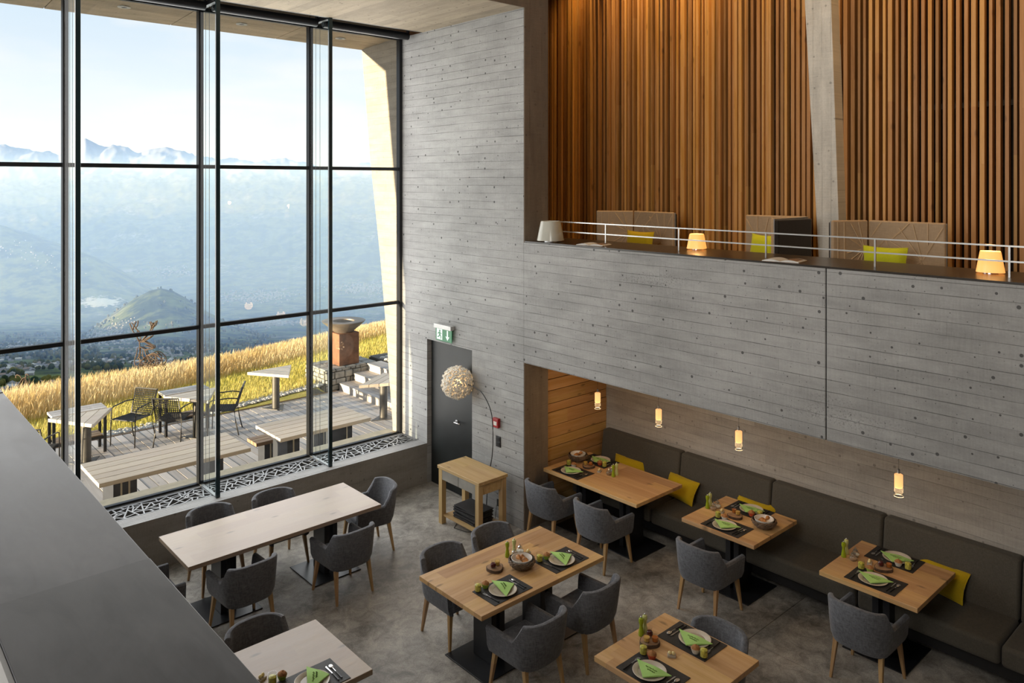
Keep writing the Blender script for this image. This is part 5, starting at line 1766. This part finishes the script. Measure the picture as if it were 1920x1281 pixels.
def terr(u, t, rough=True):
    tk = t / 1000
    v = np.interp(tk, TT, VV)
    rv = np.interp(u, RU, RV)
    f = math.exp(-((tk - 16.6) / 1.3) ** 2)
    v = v + (rv - 308) * f
    hv = np.interp(u, HU, HV)
    fh = math.exp(-((tk - 4.8) / .62) ** 2)
    if hv < v: v += (hv - v) * fh
    sv = np.interp(u, SU, SV)
    fs_ = math.exp(-((tk - 8.3) / 1.1) ** 2)
    if sv < v: v += (sv - v) * fs_
    a = (u - 960) / 1446
    x, y = t * (CF + a * SF), t * (SF - a * CF)
    z = HC - (v - 340) / 1446 * t
    if rough:
        amp = np.interp(tk, [.7, 2, 4, 6, 7, 8, 9.5, 10.5, 13, 16.5, 19], [4, 9, 14, 10, 25, 40, 12, 60, 130, 150, 150])
        p = Vector((x, y, 0)) / 1400
        n1 = mnoise.fractal(p, .9, 2.1, 6)
        rdg = 1 - abs(mnoise.noise(p * 1.3 + Vector((3, 7, 1)))) * 2
        if tk > 11: z += 55 * (1 - 2.2 * abs(mnoise.noise(p * 3.7))) + 26 * (1 - 2.2 * abs(mnoise.noise(p * 8.3 + Vector((1, 2, 3)))))
        z += amp * (.8 * n1 + .5 * (rdg - .5) * (1 if tk > 10 else .3))
    return x, y, z
us = np.concatenate([np.linspace(-900, -40, 30), np.linspace(-20, 780, 300), np.linspace(800, 1600, 26)])
ts = np.concatenate([np.geomspace(700, 9000, 90), np.linspace(9150, 19000, 90)])
tm = MB()
for tt_ in ts:
    for u in us: tm.v.append(tuple(float(q) for q in terr(u, tt_)))
nu = len(us)
tm.f = [(j * nu + i, j * nu + i + 1, (j + 1) * nu + i + 1, (j + 1) * nu + i) for j in range(len(ts) - 1) for i in range(nu - 1)]
tm.mi = [0] * len(tm.f)
def terrain_mat():
    m, t, out = newmat('alpine_land')
    tc = t.n('TexCoord').outputs['Object']
    sp = t.n('SeparateXYZ', {0: tc})
    a = t.noise(tc, .0016, 8, .6); b_ = t.noise(tc, .006, 6, .65); c_ = t.noise(tc, .02, 4, .6)
    forest = (.020, .034, .022); mead = (.11, .135, .04); rock = (.26, .25, .24)
    c = t.mix(t.ramp(b_, .44, .56), forest, mead)
    c = t.mix(t.m('MULTIPLY', t.ramp(a, .55, .68), t.ramp(c_, .45, .6)), c, rock)
    c = t.mul(c, t.ramp(c_, .3, .7, .65, 1.35))
    alt = t.m('ADD', t.m('ADD', sp.outputs[2], t.m('MULTIPLY', t.m('SUBTRACT', b_, .5), 400.0)), t.m('MULTIPLY', t.m('SUBTRACT', c_, .5), 500.0))
    snow = t.ramp(alt, -60.0, 160.0)
    c = t.mix(snow, c, (.24, .26, .31))
    scr = t.n('VectorMath', {0: tc, 1: tuple(terr(190, 7000)[:3])}, operation='DISTANCE').outputs['Value']
    sc2 = t.ramp(t.m('ADD', scr, t.m('MULTIPLY', t.m('SUBTRACT', c_, .5), 500.0)), 170.0, 110.0)
    c = t.mix(sc2, c, (.55, .54, .52))
    principled(t, out, Base_Color=c, Roughness=.95, Specular_IOR_Level=.05)
    return m
struct('terrain_valley', tm, terrain_mat(), None, 'wide alpine valley with wooded slopes and snowy peaks behind', smooth=True)

# village: the nearest houses one by one, farther towns as specks nobody could count
M['render_w'] = plain('house_render', (.34, .32, .30), .8)
M['roof_grey'] = plain('slate_roof', (.20, .19, .185), .8, scale=.1)
M['roof_warm'] = plain('brown_roof', (.27, .19, .14), .8, scale=.1)
M['roof_pale'] = plain('pale_roof', (.50, .46, .40), .8, scale=.1)
def house_mesh(w_, l_, h_, roof):
    mb = MB()
    mb.box(-w_ / 2, w_ / 2, -l_ / 2, l_ / 2, -6, h_)
    mb.cur = 1
    e = .9; rz = h_ + w_ * .30
    mb.add([(-w_ / 2 - e, -l_ / 2 - e, h_ - .2), (0, -l_ / 2 - e, rz), (w_ / 2 + e, -l_ / 2 - e, h_ - .2), (-w_ / 2 - e, l_ / 2 + e, h_ - .2), (0, l_ / 2 + e, rz), (w_ / 2 + e, l_ / 2 + e, h_ - .2)],
           [(0, 1, 4, 3), (1, 2, 5, 4), (0, 2, 1), (3, 4, 5), (0, 3, 5, 2)])
    me = mb.mesh('village_house'); me.materials.append(M['render_w']); me.materials.append(roof)
    return me
HM = [house_mesh(10, 13, 6, M['roof_grey']), house_mesh(9, 11, 7, M['roof_warm']), house_mesh(11, 16, 6, M['roof_pale']), house_mesh(8, 10, 6, M['roof_grey'])]
rg = random.Random(77)
n = 0; HP = []
while n < 190:
    u = rg.uniform(-60, 330); t_ = rg.uniform(1150, 2500)
    x, y, z = (float(q) for q in terr(u, t_))
    if mnoise.noise(Vector((x / 330, y / 330, 5))) < -.05: continue
    if any((x - a) ** 2 + (y - b) ** 2 < 22 ** 2 for a, b in HP): continue
    o = bpy.data.objects.new('village_house', rg.choice(HM)); COL.objects.link(o)
    o.location = (x, y, z); o.rotation_euler = (0, 0, rg.uniform(0, 3.1))
    HP.append((x, y)); tag(o, 'small pitched-roof house in the village below the meadow', 'house', 'village houses below the meadow'); n += 1
tw = MB()
def specks(u0, u1, t0, t1, n, smin, smax):
    for i in range(n):
        u = rg.gauss((u0 + u1) / 2, (u1 - u0) / 4); t_ = rg.gauss((t0 + t1) / 2, (t1 - t0) / 4)
        x, y, z = (float(q) for q in terr(u, t_)); s_ = rg.uniform(smin, smax)
        a = rg.uniform(0, 3); c0, s0 = math.cos(a) * s_, math.sin(a) * s_
        tw.prism([(x + c0, y + s0), (x - s0, y + c0), (x - c0, y - s0), (x + s0, y - c0)], z - 8, z + s_ * rg.uniform(.8, 1.5))
specks(140, 260, 3500, 4400, 420, 2.8, 5.2)
specks(0, 120, 2800, 3800, 200, 3, 5.5)
specks(400, 560, 8200, 9200, 320, 7, 12)
specks(620, 740, 8800, 9700, 320, 7, 12)
specks(440, 560, 6000, 6800, 220, 8, 14)
specks(-40, 150, 7500, 7900, 50, 4, 6)
specks(270, 380, 9900, 10500, 120, 8, 12)
specks(210, 420, 2500, 3300, 200, 3, 6)
tag(tw.build('distant_towns', M['render_w'], None), 'specks of distant towns scattered over the valley', 'towns', None, 'stuff')
fo = MB(); HPA = np.array(HP)
for i in range(5200):
    u = rg.uniform(-120, 520); t_ = math.exp(rg.uniform(math.log(900), math.log(5200)))
    x, y, z = (float(q) for q in terr(u, t_))
    if mnoise.noise(Vector((x / 260, y / 260, 1))) < .02: continue
    if t_ < 2600 and np.min((HPA[:, 0] - x) ** 2 + (HPA[:, 1] - y) ** 2) < 20 ** 2: continue
    r_ = rg.uniform(4, 8)
    fo.blob((x, y, z + r_ * .9), (r_, r_, r_ * rg.uniform(1.1, 1.6)), 6, 4, .12, rg)
def tree_mat():
    m, t, out = newmat('tree_crowns')
    tc = t.n('TexCoord').outputs['Object']
    a = t.noise(tc, .012, 3)
    c = t.mix(t.ramp(a, .42, .62), (.022, .040, .020), (.13, .115, .03))
    principled(t, out, Base_Color=c, Roughness=.95, Specular_IOR_Level=.05)
    return m
tag(fo.build('valley_woods', tree_mat(), None, smooth=True), 'woods of dark and autumn-yellow trees around the village', 'trees', None, 'stuff')

# haze lying in the valley air
def hz(t0, t1, a0, a1, z0, z1):
    def c(t_, a, z): return (t_ * (CF + a * SF), t_ * (SF - a * CF), z)
    return MB().hexa([c(t0, a0, z0), c(t0, a1, z0), c(t1, a1, z0), c(t1, a0, z0), c(t0, a0, z1), c(t0, a1, z1), c(t1, a1, z1), c(t1, a0, z1)])
m, t, out = newmat('valley_haze')
vs_ = t.n('VolumeScatter', {'Color': (.27, .42, .80), 'Density': 1.75e-4, 'Anisotropy': 0.0})
t.t.links.new(vs_.outputs[0], out.inputs['Volume'])
tag(hz(1500, 19500, -1.35, .45, -1700, 300).build('valley_haze', m, None), 'pale blue haze filling the valley', 'haze', None, 'stuff')
